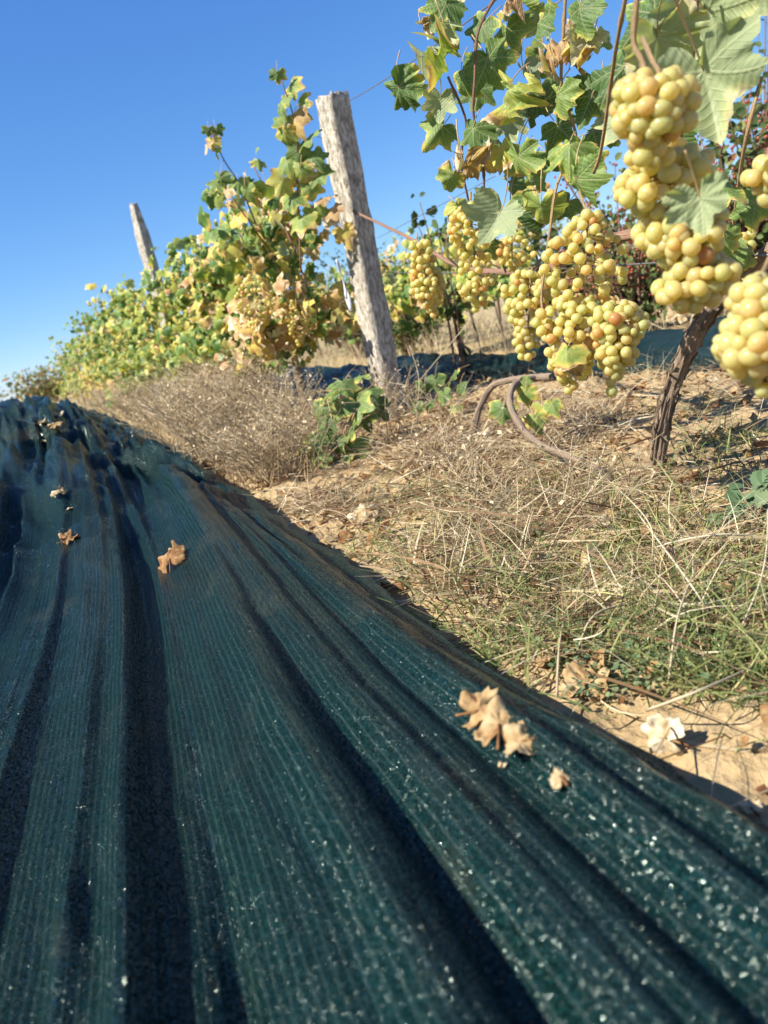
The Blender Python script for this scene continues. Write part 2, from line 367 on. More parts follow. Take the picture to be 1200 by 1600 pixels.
def net_z(X, Y):
    E = edge_x(Y)
    d = E-X                                                    # distance in from the right hem
    mnd = .30*sstep(.9, 4.2, Y)*sstep(-.01, .42+.05*Y, d)*(1-.25*sstep(5, 8, Y))
    z = .052+.012*sstep(0, .10, d)+mnd
    cu = cloth_u(X, Y)
    for f0, h, wl, wr in FOLDS:
        u = f0-cu+.019*vnoise(Y*.9+h*100, Y*0+f0*90, 8)
        wv = np.where(u < 0, wl, wr)*(.95+.25*vnoise(Y*1.1, Y*0+f0*310, 12)); hv = 1.0*h*(.85+.60*vnoise(Y*.9, Y*0+f0*77, 14))
        z = z+hv*np.exp(-np.abs(u/wv)**2)*sstep(-.01, .05, d)*(1-.55*sstep(1.9, 3.2, Y))
    # smaller gathers along the cloth and crumpled cross folds up on the heap
    wx = X+.05*vnoise(X*3, Y*1.2, 41)
    inn = sstep(0, .05, d); fan = cu/.19
    z = z+inn*(.012*vnoise(fan*2.8+.2*vnoise(fan, Y*.8, 16), Y*.33+3, 15)+.0175*vnoise(fan*9+.5*vnoise(fan*2.5, Y*.8, 61), Y*.7, 5)*(1+1.2*np.exp(-(cu/.13)**2))+.0026*vnoise(fan*27+.4*vnoise(fan*6, Y*2, 62), Y*1.1, 35)+.027*vnoise(fan*5.2+.4*vnoise(fan*1.7, Y*.7, 18), Y*.5, 19)+.004*np.abs(vnoise(fan*9, Y*.45, 29))+.0022*vnoise(wx*85, Y*2.0, 6)+.0025*vnoise(X*22+Y*6, Y*9, 17)*sstep(.6, 1.4, Y))
    heap = sstep(1.2, 2.8, Y)
    rid = 1-np.abs(vnoise(X*5+Y*1.1+.6*vnoise(X*4, Y*3, 50), Y*2.6-X*1.2, 51)); rid2 = 1-np.abs(vnoise(X*11-Y*1.5, Y*5.5+X*3, 52))
    z = z+heap*inn*(.075*(rid**3-.25)+.034*(rid2**3-.25))+.02*heap*inn*fbm(X*3, Y*3, 57)
    return z
def make_net():
    ys = np.concatenate([np.arange(-.25, 1.4, .0065), np.arange(1.4, 2.6, .012), np.arange(2.6, 9, .035)])
    us = np.concatenate([-np.geomspace(2.6, .62, 55)[:-1], np.arange(-.62, .0, .0048), [0.0]])
    YY, UU = np.meshgrid(ys, us, indexing='ij'); XX = edge_x(YY)+UU; ZZ = net_z(XX, YY)
    # the hem turns down and tucks under itself
    ex = edge_x(ys); hem = net_z(ex, ys)
    k = 4; dx = np.array([.003, .001, -.012, -.05]); dzf = np.array([.86, .70, .55, .30])
    HX = ex[:, None]+dx+.002*vnoise(ys[:, None]*40, np.arange(k)[None]*1.0, 60); HZ = hem[:, None]*dzf+.001
    HZ[:, -1] = 0; HZ = np.maximum(HZ, ground_z(HX, np.repeat(ys[:, None], k, 1))+.001)
    XX = np.hstack([XX, HX]); ZZ = np.hstack([ZZ, HZ]); YY = np.hstack([YY, np.repeat(ys[:, None], k, 1)])
    n, mm = XX.shape
    seg = np.hypot(np.diff(XX, axis=1), np.diff(ZZ, axis=1)*.55); arc = np.hstack([np.zeros((n, 1)), np.cumsum(seg, 1)]); arc = arc-arc[:, -1:]
    vs = np.repeat(ys[:, None], mm, 1); UVU = np.hstack([-cloth_u(edge_x(YY[:, :UU.shape[1]])+UU, YY[:, :UU.shape[1]])*1.06, np.repeat(np.array([[.004, .010, .022, .05]]), n, 0)])
    mb = MB(); idx = np.arange(n*mm).reshape(n, mm)
    fc = np.stack([idx[:-1, :-1], idx[:-1, 1:], idx[1:, 1:], idx[1:, :-1]], -1).reshape(-1, 4).tolist()
    mb.add(np.stack([XX, YY, ZZ], -1).reshape(-1, 3), fc, 0, 0, np.stack([UVU, vs], -1).reshape(-1, 2))
    return tag(mb.build('shade_net', M['net']), 'dark green shade net gathered in long folds across the foreground', 'net')
make_net()
def make_net2():
    ys = np.arange(-1.5, 16, .03); us = np.linspace(0, 1, 60)
    YY, UU = np.meshgrid(ys, us, indexing='ij')
    x0 = 1.93+.04*vnoise(YY*1.1, YY*0, 71)+.02*vnoise(YY*4, YY*0, 72); wd = .55+.08*vnoise(YY*.9, YY*0, 73)
    XX = x0+UU*wd; prof = np.clip(1-np.abs(2*UU-1)**3.2, 0, 1)
    hgt = .105-.02*sstep(3.6, 4.8, YY)+.03*vnoise(YY*1.6, YY*0, 74)
    ZZ = prof*hgt*(1+.25*vnoise(UU*7+YY*.8, YY*2.5, 75))+prof*.030*vnoise(UU*9+YY*1.2, YY*2.2+UU*3, 76)+prof*.016*vnoise(UU*24, YY*4+UU*6, 77)
    ZZ = ZZ+ground_z(XX, YY)*.9+.002
    arc = np.hstack([np.zeros((len(ys), 1)), np.cumsum(np.hypot(np.diff(XX, axis=1), np.diff(ZZ, axis=1)), 1)])
    n, mm = XX.shape; mb = MB(); idx = np.arange(n*mm).reshape(n, mm)
    fc = np.stack([idx[:-1, :-1], idx[:-1, 1:], idx[1:, 1:], idx[1:, :-1]], -1).reshape(-1, 4).tolist()
    mb.add(np.stack([XX, YY, ZZ], -1).reshape(-1, 3), fc, 0, 0, np.stack([arc, YY], -1).reshape(-1, 2))
    tag(mb.build('shade_net', M['net']), 'blue green shade net lying in a low roll behind the hanging grapes', 'net')
make_net2()

# ---------------------------------------------------------------- leaves
def leaf_shape(nth, rings, size, seed, fold=.25, curl=.3, cup=.0, wave=.12, teeth=True, droop=.4, dryness=0.0):
    """lobed vine leaf: stalk joint at the origin, tip along +Y, upper side +Z"""
    r_ = random.Random(seed); th = np.linspace(-math.pi, math.pi, nth, endpoint=False)+1e-3; a = np.degrees(np.abs(th))
    l1, l2, l3 = .46*r_.uniform(.75, 1.15), .36*r_.uniform(.75, 1.2), .22*r_.uniform(.8, 1.2)
    if dryness > 0: l1, l2, l3 = l1*.42, l2*.42, l3*.5
    rr = (.70 if dryness > 0 else .55)+l1*np.exp(-(a/19)**2)+l2*np.exp(-((a-57)/17)**2)+l3*np.exp(-((a-112)/22)**2)
    rr = rr*(1-.78*sstep(146, 176, a))
    if teeth:
        ph = r_.uniform(0, 1); rr = rr*(1+.125*(np.abs(((np.degrees(th)/9.3+ph) % 1)-.5)*2-.5)+.07*(np.abs(((np.degrees(th)/23.1+ph) % 1)-.5)*2-.5))
    rr = rr*(1+.07*vnoise(th*1.3+seed, th*0+seed*.37, seed))
    fr = np.linspace(0, 1, rings+1)[1:]
    pts = [np.zeros(3)]; rim = [0.0]; uv = [(0, 0)]
    p1, p2, p3 = [r_.uniform(0, 6.28) for _ in range(3)]; k = r_.choice([3, 4, 5])
    for f_ in fr:
        for t, r in zip(th, rr):
            x = math.sin(t)*r*f_; y = math.cos(t)*r*f_
            z = -fold*abs(x)*.9-curl*.35*(x*x+y*y)+cup*(x*x)*.6
            z += wave*f_*f_*(math.sin(k*t+p1)*.5+.5*math.sin(2.3*k*t+p2)*f_)
            z += dryness*f_**2*.35*math.sin(3*t+p3)+dryness*.55*f_*float(vnoise(x*3.1+seed, y*3.1, 3))+dryness*.25*float(vnoise(x*7+seed, y*7, 4))+dryness*.10*f_*(math.sin(9*t+p1)+math.sin(14*t+7*f_+p2))
            pts.append((x, y, z)); rim.append(f_); uv.append((x, y))
    V = np.array(pts)
    if dryness > 0:                                             # withered leaves roll their sides up and in
        x = V[:, 0].copy(); s_ = 1.3*dryness; V[:, 0] = np.sin(x*s_)/s_*(1-.18*dryness); V[:, 2] += (1-np.cos(x*s_))/s_*(1 if seed % 2 else -1)
    if droop:                                                   # bends along its length
        y = V[:, 1].copy(); z = V[:, 2].copy(); a_ = droop*y
        V[:, 1] = np.where(np.abs(a_) > 1e-6, np.sin(a_)/droop, y)+z*np.sin(a_); V[:, 2] = z*np.cos(a_)-(1-np.cos(a_))/droop
    V = V*(size/1.75)
    F_ = [(0, 1+(j+1) % nth, 1+j) for j in range(nth)]
    for i in range(rings-1):
        for j in range(nth):
            a0 = 1+i*nth; b0 = a0+nth; F_.append((a0+j, a0+(j+1) % nth, b0+(j+1) % nth, b0+j))
    return V, F_, np.array(rim), np.array(uv)
def frame(nrm, tip):
    n = unit(nrm); t = np.asarray(tip, float); t = unit(t-n*(t@n)); x = np.cross(t, n)
    return np.array([x, t, n]).T
def leaf_into(mb, pos, nrm, tip, size, tone, seed, nth=56, rings=5, stalk=.45, center=True, **kw):
    V, Fc, rim, uv = leaf_shape(nth, rings, size, seed, **kw); A = frame(nrm, tip)
    o = np.asarray(pos, float)
    if center: o = o-A@np.array([0, .17*size, 0])
    mb.add(V@A.T+o, Fc, tone, rim, uv, 0)
    if stalk:
        L = size*stalk; t = A[:, 1]; n = A[:, 2]
        pts = [o+n*.0005, o-t*L*.4-n*L*.12, o-t*L*.8-n*L*.45+np.array([0, 0, L*.1]), o-t*L-n*L*.8+np.array([0, 0, L*.25])]
        mb.tube(smooth_path(pts, 3), np.linspace(.0007, .0010, 10)*max(1, size/.09), 5, 0, 1)

# low resolution leaf used by the thousand in far foliage
LOW = [leaf_shape(15, 2, 1.0, s, fold=random.uniform(.1, .5), curl=random.uniform(.2, .8), wave=.2, teeth=False, droop=random.uniform(.3, 1.1)) for s in range(8)]
def low_leaf(mb, pos, nrm, tip, size, tone):
    V, Fc, rim, uv = LOW[random.randrange(8)]; A = frame(nrm, tip); mb.add(V*size@A.T+pos, Fc, tone, rim, uv)

VIEW = lambda p: unit(CAMP-np.asarray(p))
SUNV = -np.array(_sd)

# ---------------------------------------------------------------- near vine
vine_base = G(1026, 752); vine_base[2] = gz(vine_base[0], vine_base[1])-.02
vine = empty('grape_vine', vine_base, 'grape vine with bare twisted trunk and big leaves, ripe grapes hanging over it', 'grape vine')
def vpart(mb, name, mats):
    o = mb.build(name, mats, vine); rebase(o, vine_base); return o
tr = smooth_path([vine_base, P(1027, 715, 1.545), P(1040, 640, 1.50), P(1062, 575, 1.47), P(1088, 520, 1.43), P(1122, 470, 1.39), P(1160, 432, 1.36), P(1200, 395, 1.33), P(1290, 330, 1.25)], 8)
mb = MB(); k = len(tr)
mb.tube(tr, np.interp(np.linspace(0, 1, k), [0, .06, .3, .5, .62, .8, 1], [.0175, .0140, .0120, .0135, .0125, .0125, .011]), 22, 0, 0, .24, 3)
vpart(mb, 'trunk', M['bark'])
mb = MB()                                                       # shreds of loose bark up the trunk
for i in range(70):
    q = random.randrange(2, k-14); off = unit(rng.normal(size=3)); t = unit(tr[q+1]-tr[q]); off = unit(off-t*(off@t))
    pts = [tr[q+j]+off*(.0126+.003*random.random()+(.006 if j in (0, 6) else 0)*random.random()) for j in range(0, 7, 2)]
    mb.tube(smooth_path(pts, 3), random.uniform(.0012, .0026), 5)
vpart(mb, 'loose_bark', M['bark'])
# arm tied along the wire, running away towards the post
arm = [P(1160, 432, 1.36), P(1060, 372, 1.42), P(960, 372, 1.55), P(860, 418, 1.75), P(790, 425, 1.95), P(715, 415, 2.2), P(640, 372, 2.6), P(552, 330, 3.05)]
mb = MB(); pth = smooth_path(arm, 7); mb.tube(pth, np.linspace(.012, .0045, len(pth)), 9, 0, 0, .12, 9); vpart(mb, 'arm', M['redcane'])
CANES = [  # pixel path with distance, radius, material
 ([(1000, -40, .80), (990, 60, .80), (1003, 95, .79), (1012, 135, .78)], .0032, 'cane'),
 ([(985, -40, .95), (965, 60, 1.0), (956, 120, 1.05), (940, 230, 1.15), (928, 270, 1.2)], .0032, 'cane'),
 ([(1010, 140, .78), (1030, 230, .83), (1060, 300, .95), (1110, 370, 1.2), (1160, 432, 1.36)], .0040, 'cane'),
 ([(790, -30, 1.6), (760, 20, 1.58), (745, 60, 1.56), (742, 120, 1.55), (740, 180, 1.55), (755, 260, 1.58), (760, 330, 1.62), (790, 425, 1.9)], .0034, 'redcane'),
 ([(885, -30, 1.4), (880, 60, 1.4), (878, 140, 1.42), (900, 220, 1.45), (870, 290, 1.4), (858, 370, 1.38), (852, 420, 1.4)], .0034, 'cane'),
 ([(852, 420, 1.4), (846, 460, 1.4), (850, 500, 1.38), (862, 545, 1.36), (868, 580, 1.34)], .0030, 'cane'),
 ([(838, 400, 1.5), (848, 440, 1.45), (846, 460, 1.4)], .0030, 'cane'),
 ([(845, 485, 1.42), (862, 508, 1.40), (880, 535, 1.38)], .0042, 'bark'),
 ([(735, 355, 1.65), (733, 320, 1.63), (720, 250, 1.6), (728, 190, 1.58), (700, 120, 1.55)], .0030, 'redcane'),
 ([(1190, 120, 1.1), (1165, 220, 1.1), (1150, 320, 1.2), (1140, 420, 1.36)], .0032, 'cane'),
 ([(1090, -30, 1.0), (1085, 60, 1.0), (1075, 150, 1.02), (1065, 240, 1.06), (1100, 370, 1.25)], .0032, 'redcane')]
for pts, r, mt in CANES:
    mb = MB(); pth = smooth_path([P(*q) for q in pts], 6); kk = len(pth)
    rad = np.array([r*.72*(1+(.35 if i % 9 == 4 else 0)) for i in range(kk)]); mb.tube(pth, rad, 8, 0, 0, .06, 3); vpart(mb, 'cane', M[mt])
# leaves: pixel x, y, size in pixels, distance, tone (0 deep green .. .55 yellow .. .85 brown .. 1 tan), tip angle (deg, 0 = down in the picture, + = to the right), turn away from the camera, withered
LEAVES = [
 (690, 18, 66, 1.5, .22, -25, .5, 0), (693, 100, 92, 1.45, .34, -20, .7, .9), (629, 152, 74, 1.5, .16, 10, .5, .2), (682, 208, 62, 1.5, .30, -30, .4, 0), (688, 166, 50, 1.48, .36, 10, .3, 0),
 (727, 130, 64, 1.5, .24, 15, .5, 0), (772, 105, 78, 1.45, .26, 30, .35, 0), (748, 52, 56, 1.5, .18, -40, .6, 0), (796, 62, 66, 1.5, .24, 20, .5, 0), (822, 12, 66, 1.45, .36, 10, .4, 0), (788, 8, 44, 1.5, .86, -20, .5, .6),
 (838, 50, 64, 1.4, .14, 10, .7, .3), (790, 158, 86, 1.4, .46, 5, .7, .8), (826, 122, 52, 1.5, .06, 40, .5, 0), (822, 172, 66, 1.5, .03, -10, .4, 0), (856, 168, 68, 1.5, .05, 50, .5, 0), (738, 214, 66, 1.42, .20, -15, .5, 0),
 (786, 243, 66, 1.42, .56, 10, .5, .2), (736, 278, 88, 1.4, .80, 20, .6, .9), (706, 282, 48, 1.45, .46, -30, .4, .2), (762, 255, 44, 1.46, .38, 20, .4, 0), (812, 262, 78, 1.4, .34, 10, .4, 0),
 (772, 352, 96, 1.35, .27, -15, .45, 0), (812, 350, 82, 1.42, .04, 20, .4, 0), (848, 336, 70, 1.35, .44, 15, .5, .1), (888, 238, 82, 1.25, .34, 10, .35, 0), (908, 296, 84, 1.22, .30, 20, .4, 0), (930, 250, 50, 1.3, .22, 60, .5, 0),
 (872, 66, 80, 1.3, .82, 35, .6, 1.0), (896, 82, 66, 1.28, .70, -60, .6, .8), (908, 28, 74, 1.25, .15, 0, .6, .1), (912, 78, 60, 1.27, .88, -80, .7, .5), (958, 122, 110, 1.15, .02, -60, .4, .1), (918, 165, 74, 1.3, .05, -20, .4, 0), (872, 162, 58, 1.3, .40, -15, .6, .1),
 (1002, 36, 96, 1.0, .06, -30, .4, 0), (1062, 22, 110, .98, .05, 30, .4, 0), (1030, 85, 110, .92, .32, 10, .35, .1), (1112, 150, 172, .86, .34, 12, .22, 0), (1125, 48, 150, .95, .38, 35, .35, .1), (1165, 20, 110, 1.0, .26, 60, .4, .2),
 (1098, 330, 96, .645, .36, 25, .3, 0), (1140, 296, 70, 1.0, .30, 50, .4, 0), (1178, 330, 66, 1.05, .33, -20, .4, 0), (1132, 385, 58, 1.1, .42, 10, .5, .1), (1168, 400, 60, 1.15, .35, 0, .5, .2), (1188, 460, 50, 1.1, .5, 10, .5, .3),
 (884, 558, 58, 1.06, .46, 10, .5, .1), (903, 582, 52, 1.08, .84, 30, .6, .7), (965, 200, 80, 1.3, .12, -40, .4, 0), (940, 205, 66, 1.35, .20, 60, .5, 0), (880, 205, 60, 1.45, .08, 30, .5, 0), (1000, 150, 60, .95, .86, -70, .5, .7),
 (760, 395, 50, 1.6, .30, -30, .5, 0), (720, 330, 46, 1.65, .50, -10, .5, .3), (835, 290, 56, 1.5, .34, -20, .5, .1), (745, 150, 56, 1.6, .10, -30, .5, 0), (850, 105, 58, 1.55, .24, 0, .5, 0), (795, 205, 56, 1.6, .12, 10, .5, 0),
 (805, 300, 66, 1.6, .14, 0, .5, 0), (865, 250, 60, 1.6, .2, 30, .5, 0), (720, 20, 40, 1.6, .4, 10, .6, .2), (665, 45, 34, 1.55, .9, -10, .8, 1.0), (880, 325, 50, 1.5, .2, 0, .5, 0),
 (1060, 215, 90, 1.15, .12, 30, .4, 0), (935, 60, 50, 1.5, .3, -30, .5, 0), (760, 235, 50, 1.6, .2, 30, .5, 0), (850, 30, 60, 1.55, .16, -30, .5, 0)]
def pix_dir(p, ang):
    """direction in space, across the view, for an angle in the picture (0 = down)"""
    a = math.radians(ang); return RC@np.array([math.sin(a), -math.cos(a), 0.0])
for i, (x, y, s, d, tone, ang, turn, dr) in enumerate(LEAVES):
    d = d*1.08; p = P(x, y, d); size = s*d/F*1.08
    rv = rng.normal(size=3); n = unit(VIEW(p)*1.0+SUNV*.45+turn*rv*1.25)
    if n@VIEW(p) < .25: n = unit(n+VIEW(p)*.7)
    if i in (37, 38, 39): n = unit(VIEW(p)+.2*rv)
    flip = (i in (1, 31, 37, 38, 39, 41)) or (i % 9 == 4)        # shows its pale underside
    tip = pix_dir(p, ang+rng.normal()*22)+np.array([0, 0, -.3])
    mb = MB(); leaf_into(mb, p, -n if flip else n, tip, size, tone*.95, 100+i, 64 if s > 60 else 48, 6, .45,
                         fold=random.uniform(.05, .8)+.3*dr, curl=random.uniform(0, .6), wave=random.uniform(.08, .22)+.25*dr, droop=random.uniform(.2, .9)+.5*dr, dryness=dr)
    o = vpart(mb, 'leaf', [M['leaf'], M['petiole']])
    if dr >= .7: o['label'] = 'curled withered brown leaf'

# ---------------------------------------------------------------- grape clusters
def ico(sub):
    import bmesh
    bm = bmesh.new(); bmesh.ops.create_icosphere(bm, subdivisions=sub, radius=1.0)
    v = np.array([q.co[:] for q in bm.verts]); f = [[x.index for x in q.verts] for q in bm.faces]; bm.free(); return v, f
SV, SF = ico(3); SV2, SF2 = ico(2)
BERRY = []
for t in (0.0, .12, .25, .4):
    mb = MB(); v = SV*np.array([1, 1, 1.06]); mb.add(v, SF, t); o = mb.build('berry', M['berry']); BERRY.append(o.data); bpy.data.objects.remove(o)
def pack(top, bot, w, br, nmax, seed, shoulder=.3, tail=.22):
    """points of a conical bunch of touching berries round the line top-bot"""
    r_ = np.random.default_rng(seed); top = np.asarray(top); bot = np.asarray(bot); ax = bot-top; L = np.linalg.norm(ax); ax = ax/L
    a = unit(np.cross(ax, [.3, 1, .2])); b = np.cross(ax, a); pts = []; rad = []
    for tries in range(22000):
        t = r_.random(); rr = np.interp(t, [0, shoulder*.5, shoulder, .7, 1], [.45, .9, 1, (1+tail)/1.7, tail])*w
        rr *= 1+.22*math.sin(5*t+seed)+.12*math.sin(11*t+seed*2)
        q = max(br*.3, rr-br*.8)*math.sqrt(r_.uniform(.45, 1)); th = r_.uniform(0, 2*math.pi)
        p = top+ax*(t*L)+q*(math.cos(th)*a+math.sin(th)*b); rb = br*r_.choice([.72, .88, .95, 1, 1.04, 1.1], p=[.10, .18, .24, .24, .14, .10])
        if all((p-x)@(p-x) > (.72*(rb+y))**2 for x, y in zip(pts, rad)):
            pts.append(p); rad.append(rb)
            if len(pts) >= nmax: break
    return np.array(pts), np.array(rad)
def cluster(px0, px1, wpx, d, br, label, seed, hang, nmax=98, merged=False, tone=0, tail=.22):
    top = P(*px0, d); bot = P(*px1, d*1.01); w = wpx*.5*d/F
    root = empty('grape_cluster', top, label, 'grapes', 'ripe grape clusters on the vines')
    pts, rad = pack(top, bot, w, br, nmax, seed, tail=tail)
    if merged:
        mb = MB()
        for p, r in zip(pts, rad): mb.add(SV2*r+p, SF2, random.random()*.99)
        rebase(mb.build('berries', M['berry'], root), top)
    else:
        for p, r in zip(pts, rad):
            o = bpy.data.objects.new('berry', BERRY[random.randrange(4)]); COL.objects.link(o); o.parent = root
            o.location = p-top; o.scale = (r*random.uniform(.93, 1.05), r*random.uniform(.93, 1.05), r*random.uniform(.96, 1.1)); o.rotation_euler = (random.uniform(0, 6), random.uniform(0, 6), random.uniform(0, 6))
    mb = MB(); core = [np.asarray(P(*hang)), top+(np.asarray(P(*hang))-top)*.35, top, top+(bot-top)*.4, top+(bot-top)*.9]
    mb.tube(smooth_path(core, 5), np.linspace(.0024, .0012, 21), 7, 0, 0, .08, 2)
    for p in pts[::2]:
        t = np.clip(((p-top)@(bot-top))/((bot-top)@(bot-top))-.06, 0, 1); mb.tube([top+(bot-top)*t, p], .0007, 4)
    rebase(mb.build('stem', M['cane'], root), top)
    return root
BR = .0082
cluster((1030, 118), (1012, 250), 114, .72, BR*.93, 'topmost grape cluster, pale berries hanging in front of the big pale leaf', 1, (1004, 60, .80), 84, tail=.6)
cluster((1025, 240), (1062, 370), 142, .78, BR*.92, 'middle grape cluster with several amber brown berries, partly behind a round leaf', 2, (1058, 232, .80), 99, tail=.7)
cluster((1068, 350), (1095, 475), 126, .77, BR*.94, 'grape cluster hanging lowest of the big ones beside the dark top of the trunk', 3, (1075, 320, .85), 84, tail=.45)
cluster((1185, 440), (1196, 612), 140, .64, BR*.92, 'largest grapes, cut by the right edge, hanging close to the camera', 4, (1205, 400, .70), 84)
cluster((918, 335), (912, 500), 112, 1.24, BR*.95, 'grape cluster of small greenish berries just left of the red shrub, above two others', 5, (905, 300, 1.3), 98, tail=.6)
cluster((902, 465), (890, 612), 100, 1.22, BR*.95, 'grape cluster with a small yellow green leaf lying on its lower half', 6, (868, 450, 1.36), 98)
cluster((968, 475), (958, 612), 82, 1.18, BR*.95, 'grape cluster tapering to a greenish tip in front of the second net', 7, (940, 430, 1.3), 98)
cluster((830, 425), (822, 560), 98, 1.45, BR*.95, 'grape cluster left of the forked tan cane, wide at the top', 8, (845, 405, 1.5), 98)
cluster((735, 320), (748, 485), 88, 1.6, BR*.95, 'golden grape cluster under the curled brown leaf, with a narrow tail', 9, (735, 300, 1.62), 98, tone=.2)
cluster((652, 378), (680, 492), 62, 1.75, BR*.95, 'slim golden grape cluster farthest left on the cane, next to the post', 10, (652, 365, 2.4), 98)
cluster((800, 372), (800, 420), 70, 1.75, BR*.9, 'small grape cluster shaded behind two green leaves', 11, (790, 350, 1.7), 40)
cluster((1200, 245), (1215, 330), 60, .9, BR, 'grape cluster just entering the frame at the right edge, high up', 12, (1210, 200, 1.0), 30)
cluster((1140, 368), (1150, 440), 62, 1.3, BR*.85, 'small loose grape cluster of yellow green berries above the trunk top', 13, (1150, 340, 1.3), 36)

# ---------------------------------------------------------------- second vine: dark arm and the cane that lies on the grass
b2 = G(735, 690); b2[2] = gz(b2[0], b2[1])-.02
v2 = empty('grape_vine', b2, 'low crooked vine with a thin grey arm arching down onto the dry grass', 'grape vine')
mb = MB(); pth = smooth_path([b2, P(745, 650, 2.28), P(765, 608, 2.26), P(790, 595, 2.2), P(830, 590, 2.1), P(870, 588, 1.95), P(915, 590, 1.85)], 7)
mb.tube(pth, np.linspace(.0095, .0075, len(pth)), 12, 0, 0, .22, 5); rebase(mb.build('trunk', M['bark'], v2), b2)
mb = MB(); pth = smooth_path([P(842, 590, 2.08), P(806, 600, 2.0), P(797, 630, 1.9), P(815, 668, 1.8), P(845, 695, 1.72), P(890, 714, 1.66), P(935, 735, 1.60), P(965, 760, 1.54)], 7)
mb.tube(pth, np.linspace(.0085, .0075, len(pth)), 12, 0, 0, .22, 7); rebase(mb.build('arm', M['bark'], v2), b2)
for (x, y, s, d, tone, ang) in [(785, 648, 46, 2.0, .24, -10), (822, 622, 40, 1.98, .36, 0), (838, 660, 42, 1.9, .38, 20), (818, 602, 30, 2, .3, 40), (850, 645, 36, 1.92, .5, 10), (866, 640, 34, 1.9, .34, 30)]:
    mb = MB(); p = P(x, y, d); leaf_into(mb, p, unit(VIEW(p)+SUNV*.5+rng.normal(size=3)*.3), pix_dir(p, ang)+np.array([0, 0, -.2]), s*d/F*1.15, tone, random.randrange(999), 40, 4)
    rebase(mb.build('leaf', [M['leaf'], M['petiole']], v2), b2)

# ---------------------------------------------------------------- posts and wires
def post(base, h, wdt, rz, label, taper=.0, seed=0, lean=(0, 0)):
    root = empty('vineyard_post', base, label, 'post', None, rz); mb = MB(); n = 60; V = []; r_ = random.Random(seed)
    ring = []
    for s in range(4):
        for t in np.linspace(0, 1, 9, endpoint=False):
            a = [(-1, -1), (1, -1), (1, 1), (-1, 1)][s]; b = [(1, -1), (1, 1), (-1, 1), (-1, -1)][s]
            q = np.array(a)+(np.array(b)-np.array(a))*t; m_ = max(1, np.linalg.norm(q)/1.27); ring.append(q/m_)
    ring = np.array(ring); k = len(ring)
    for i in range(n):
        z = h*i/(n-1); sc_ = wdt/2*(1-taper*max(0, (i/(n-1)-.86)/.14))
        for j, q in enumerate(ring):
            jag = .012*vnoise(j*.8, seed*1.0, seed) if i == n-1 else 0
            w_ = 1+.05*vnoise(j*.7+seed, z*9, seed+1)+.04*vnoise(j*2.3, z*30, seed+2)
            V.append((q[0]*sc_*w_+lean[0]*z, q[1]*sc_*w_+lean[1]*z, z+jag))
    Fc = [(i*k+j, i*k+(j+1) % k, (i+1)*k+(j+1) % k, (i+1)*k+j) for i in range(n-1) for j in range(k)]
    mb.add(V, Fc); c = len(V); mb.add([(lean[0]*h, lean[1]*h, h+.006)], []); 
    for j in range(k): mb.f.append([(n-1)*k+j, (n-1)*k+(j+1) % k, c]); mb.mi.append(0)
    mb.build('shaft', M['post'], root); return root
pb = G(613, 650); pb[2] = -.03; pt = P(512, 152, 3.27)
pr = post(pb, pt[2]+.03, .100, math.radians(15), 'tall weathered grey post with one sunlit and one dark side', 0, 4, ((pt[0]-pb[0])/pt[2], (pt[1]-pb[1])/pt[2]))
pb2 = np.array([1.16, 6.0, -.03]); pt2 = P(207, 320, 6.2)
pr2 = post(pb2, pt2[2]+.03, .082, .5, 'thinner grey post rising from the leaves farther along the row, blunt pointed top', .45, 9, ((pt2[0]-pb2[0])/pt2[2], (pt2[1]-pb2[1])/pt2[2]))
def wire(a, b, sag, label, r=.0016):
    pts = [a+(b-a)*t-np.array([0, 0, sag*4*t*(1-t)]) for t in np.linspace(0, 1, 24)]; mb = MB(); mb.tube(pts, r, 6)
    tag(mb.build('trellis_wire', M['wire']), label, 'wire')
wire(P(545, 158, 3.25), P(820, -35, 1.6), .01, 'thin wire running from the post top up across the sky')
wire(P(600, 425, 3.22), P(1240, 395, 1.2), .012, 'thin grey wire passing behind the middle grape clusters')
wire(P(562, 305, 3.22), pt2+np.array([0, 0, -.55]), .02, 'thin wire stretched between the two posts through the leaves')
wire(P(590, 372, 3.0), P(780, 272, 2.2), .0, 'faint wire slanting up behind the left grapes', .0010)
# ring of wire round the post, and a white plastic strip hanging from it
mb = MB(); c = P(570, 421, 3.28); ring = [c+np.array([math.cos(a)*.078, math.sin(a)*.078, .004*math.sin(2*a)]) for a in np.linspace(0, 2*math.pi, 25)]
mb.tube(ring, .0018, 6); o = mb.build('wire_loop', M['wire'], pr); bpy.context.view_layer.update(); o.matrix_parent_inverse = Matrix.Translation(Vector(pb)).inverted() if False else pr.matrix_world.inverted()
mb = MB(); a = P(526, 405, 3.1); V = []
for i in range(13):
    t = i/12; z = a[2]-.20*t; tw = 2.4*t+.3; w_ = .012*(.35+.65*abs(math.sin(math.pi*(t*2+.05))))
    for s in (-1, 1): V.append((a[0]+s*w_*math.cos(tw)+.01*t, a[1]+s*w_*math.sin(tw), z))
mb.add(V, [(2*i, 2*i+1, 2*i+3, 2*i+2) for i in range(12)])
so = mb.build('plastic_strip', M['tape']); md = so.modifiers.new('thick', 'SOLIDIFY'); md.thickness = .0008
tag(so, 'twisted white plastic strip hanging beside the post', 'plastic strip')
mb = MB(); pp = P(541, 370, 3.14); leaf_into(mb, pp, unit(VIEW(pp)+.3*SUNV), pix_dir(pp, 20), .115, .62, 771, 48, 5, .4, fold=.1, curl=.1, droop=.3); tag(mb.build('vine_leaf', [M['leaf'], M['petiole']]), 'pale yellow leaf lying flat against the sunlit side of the post', 'leaf')

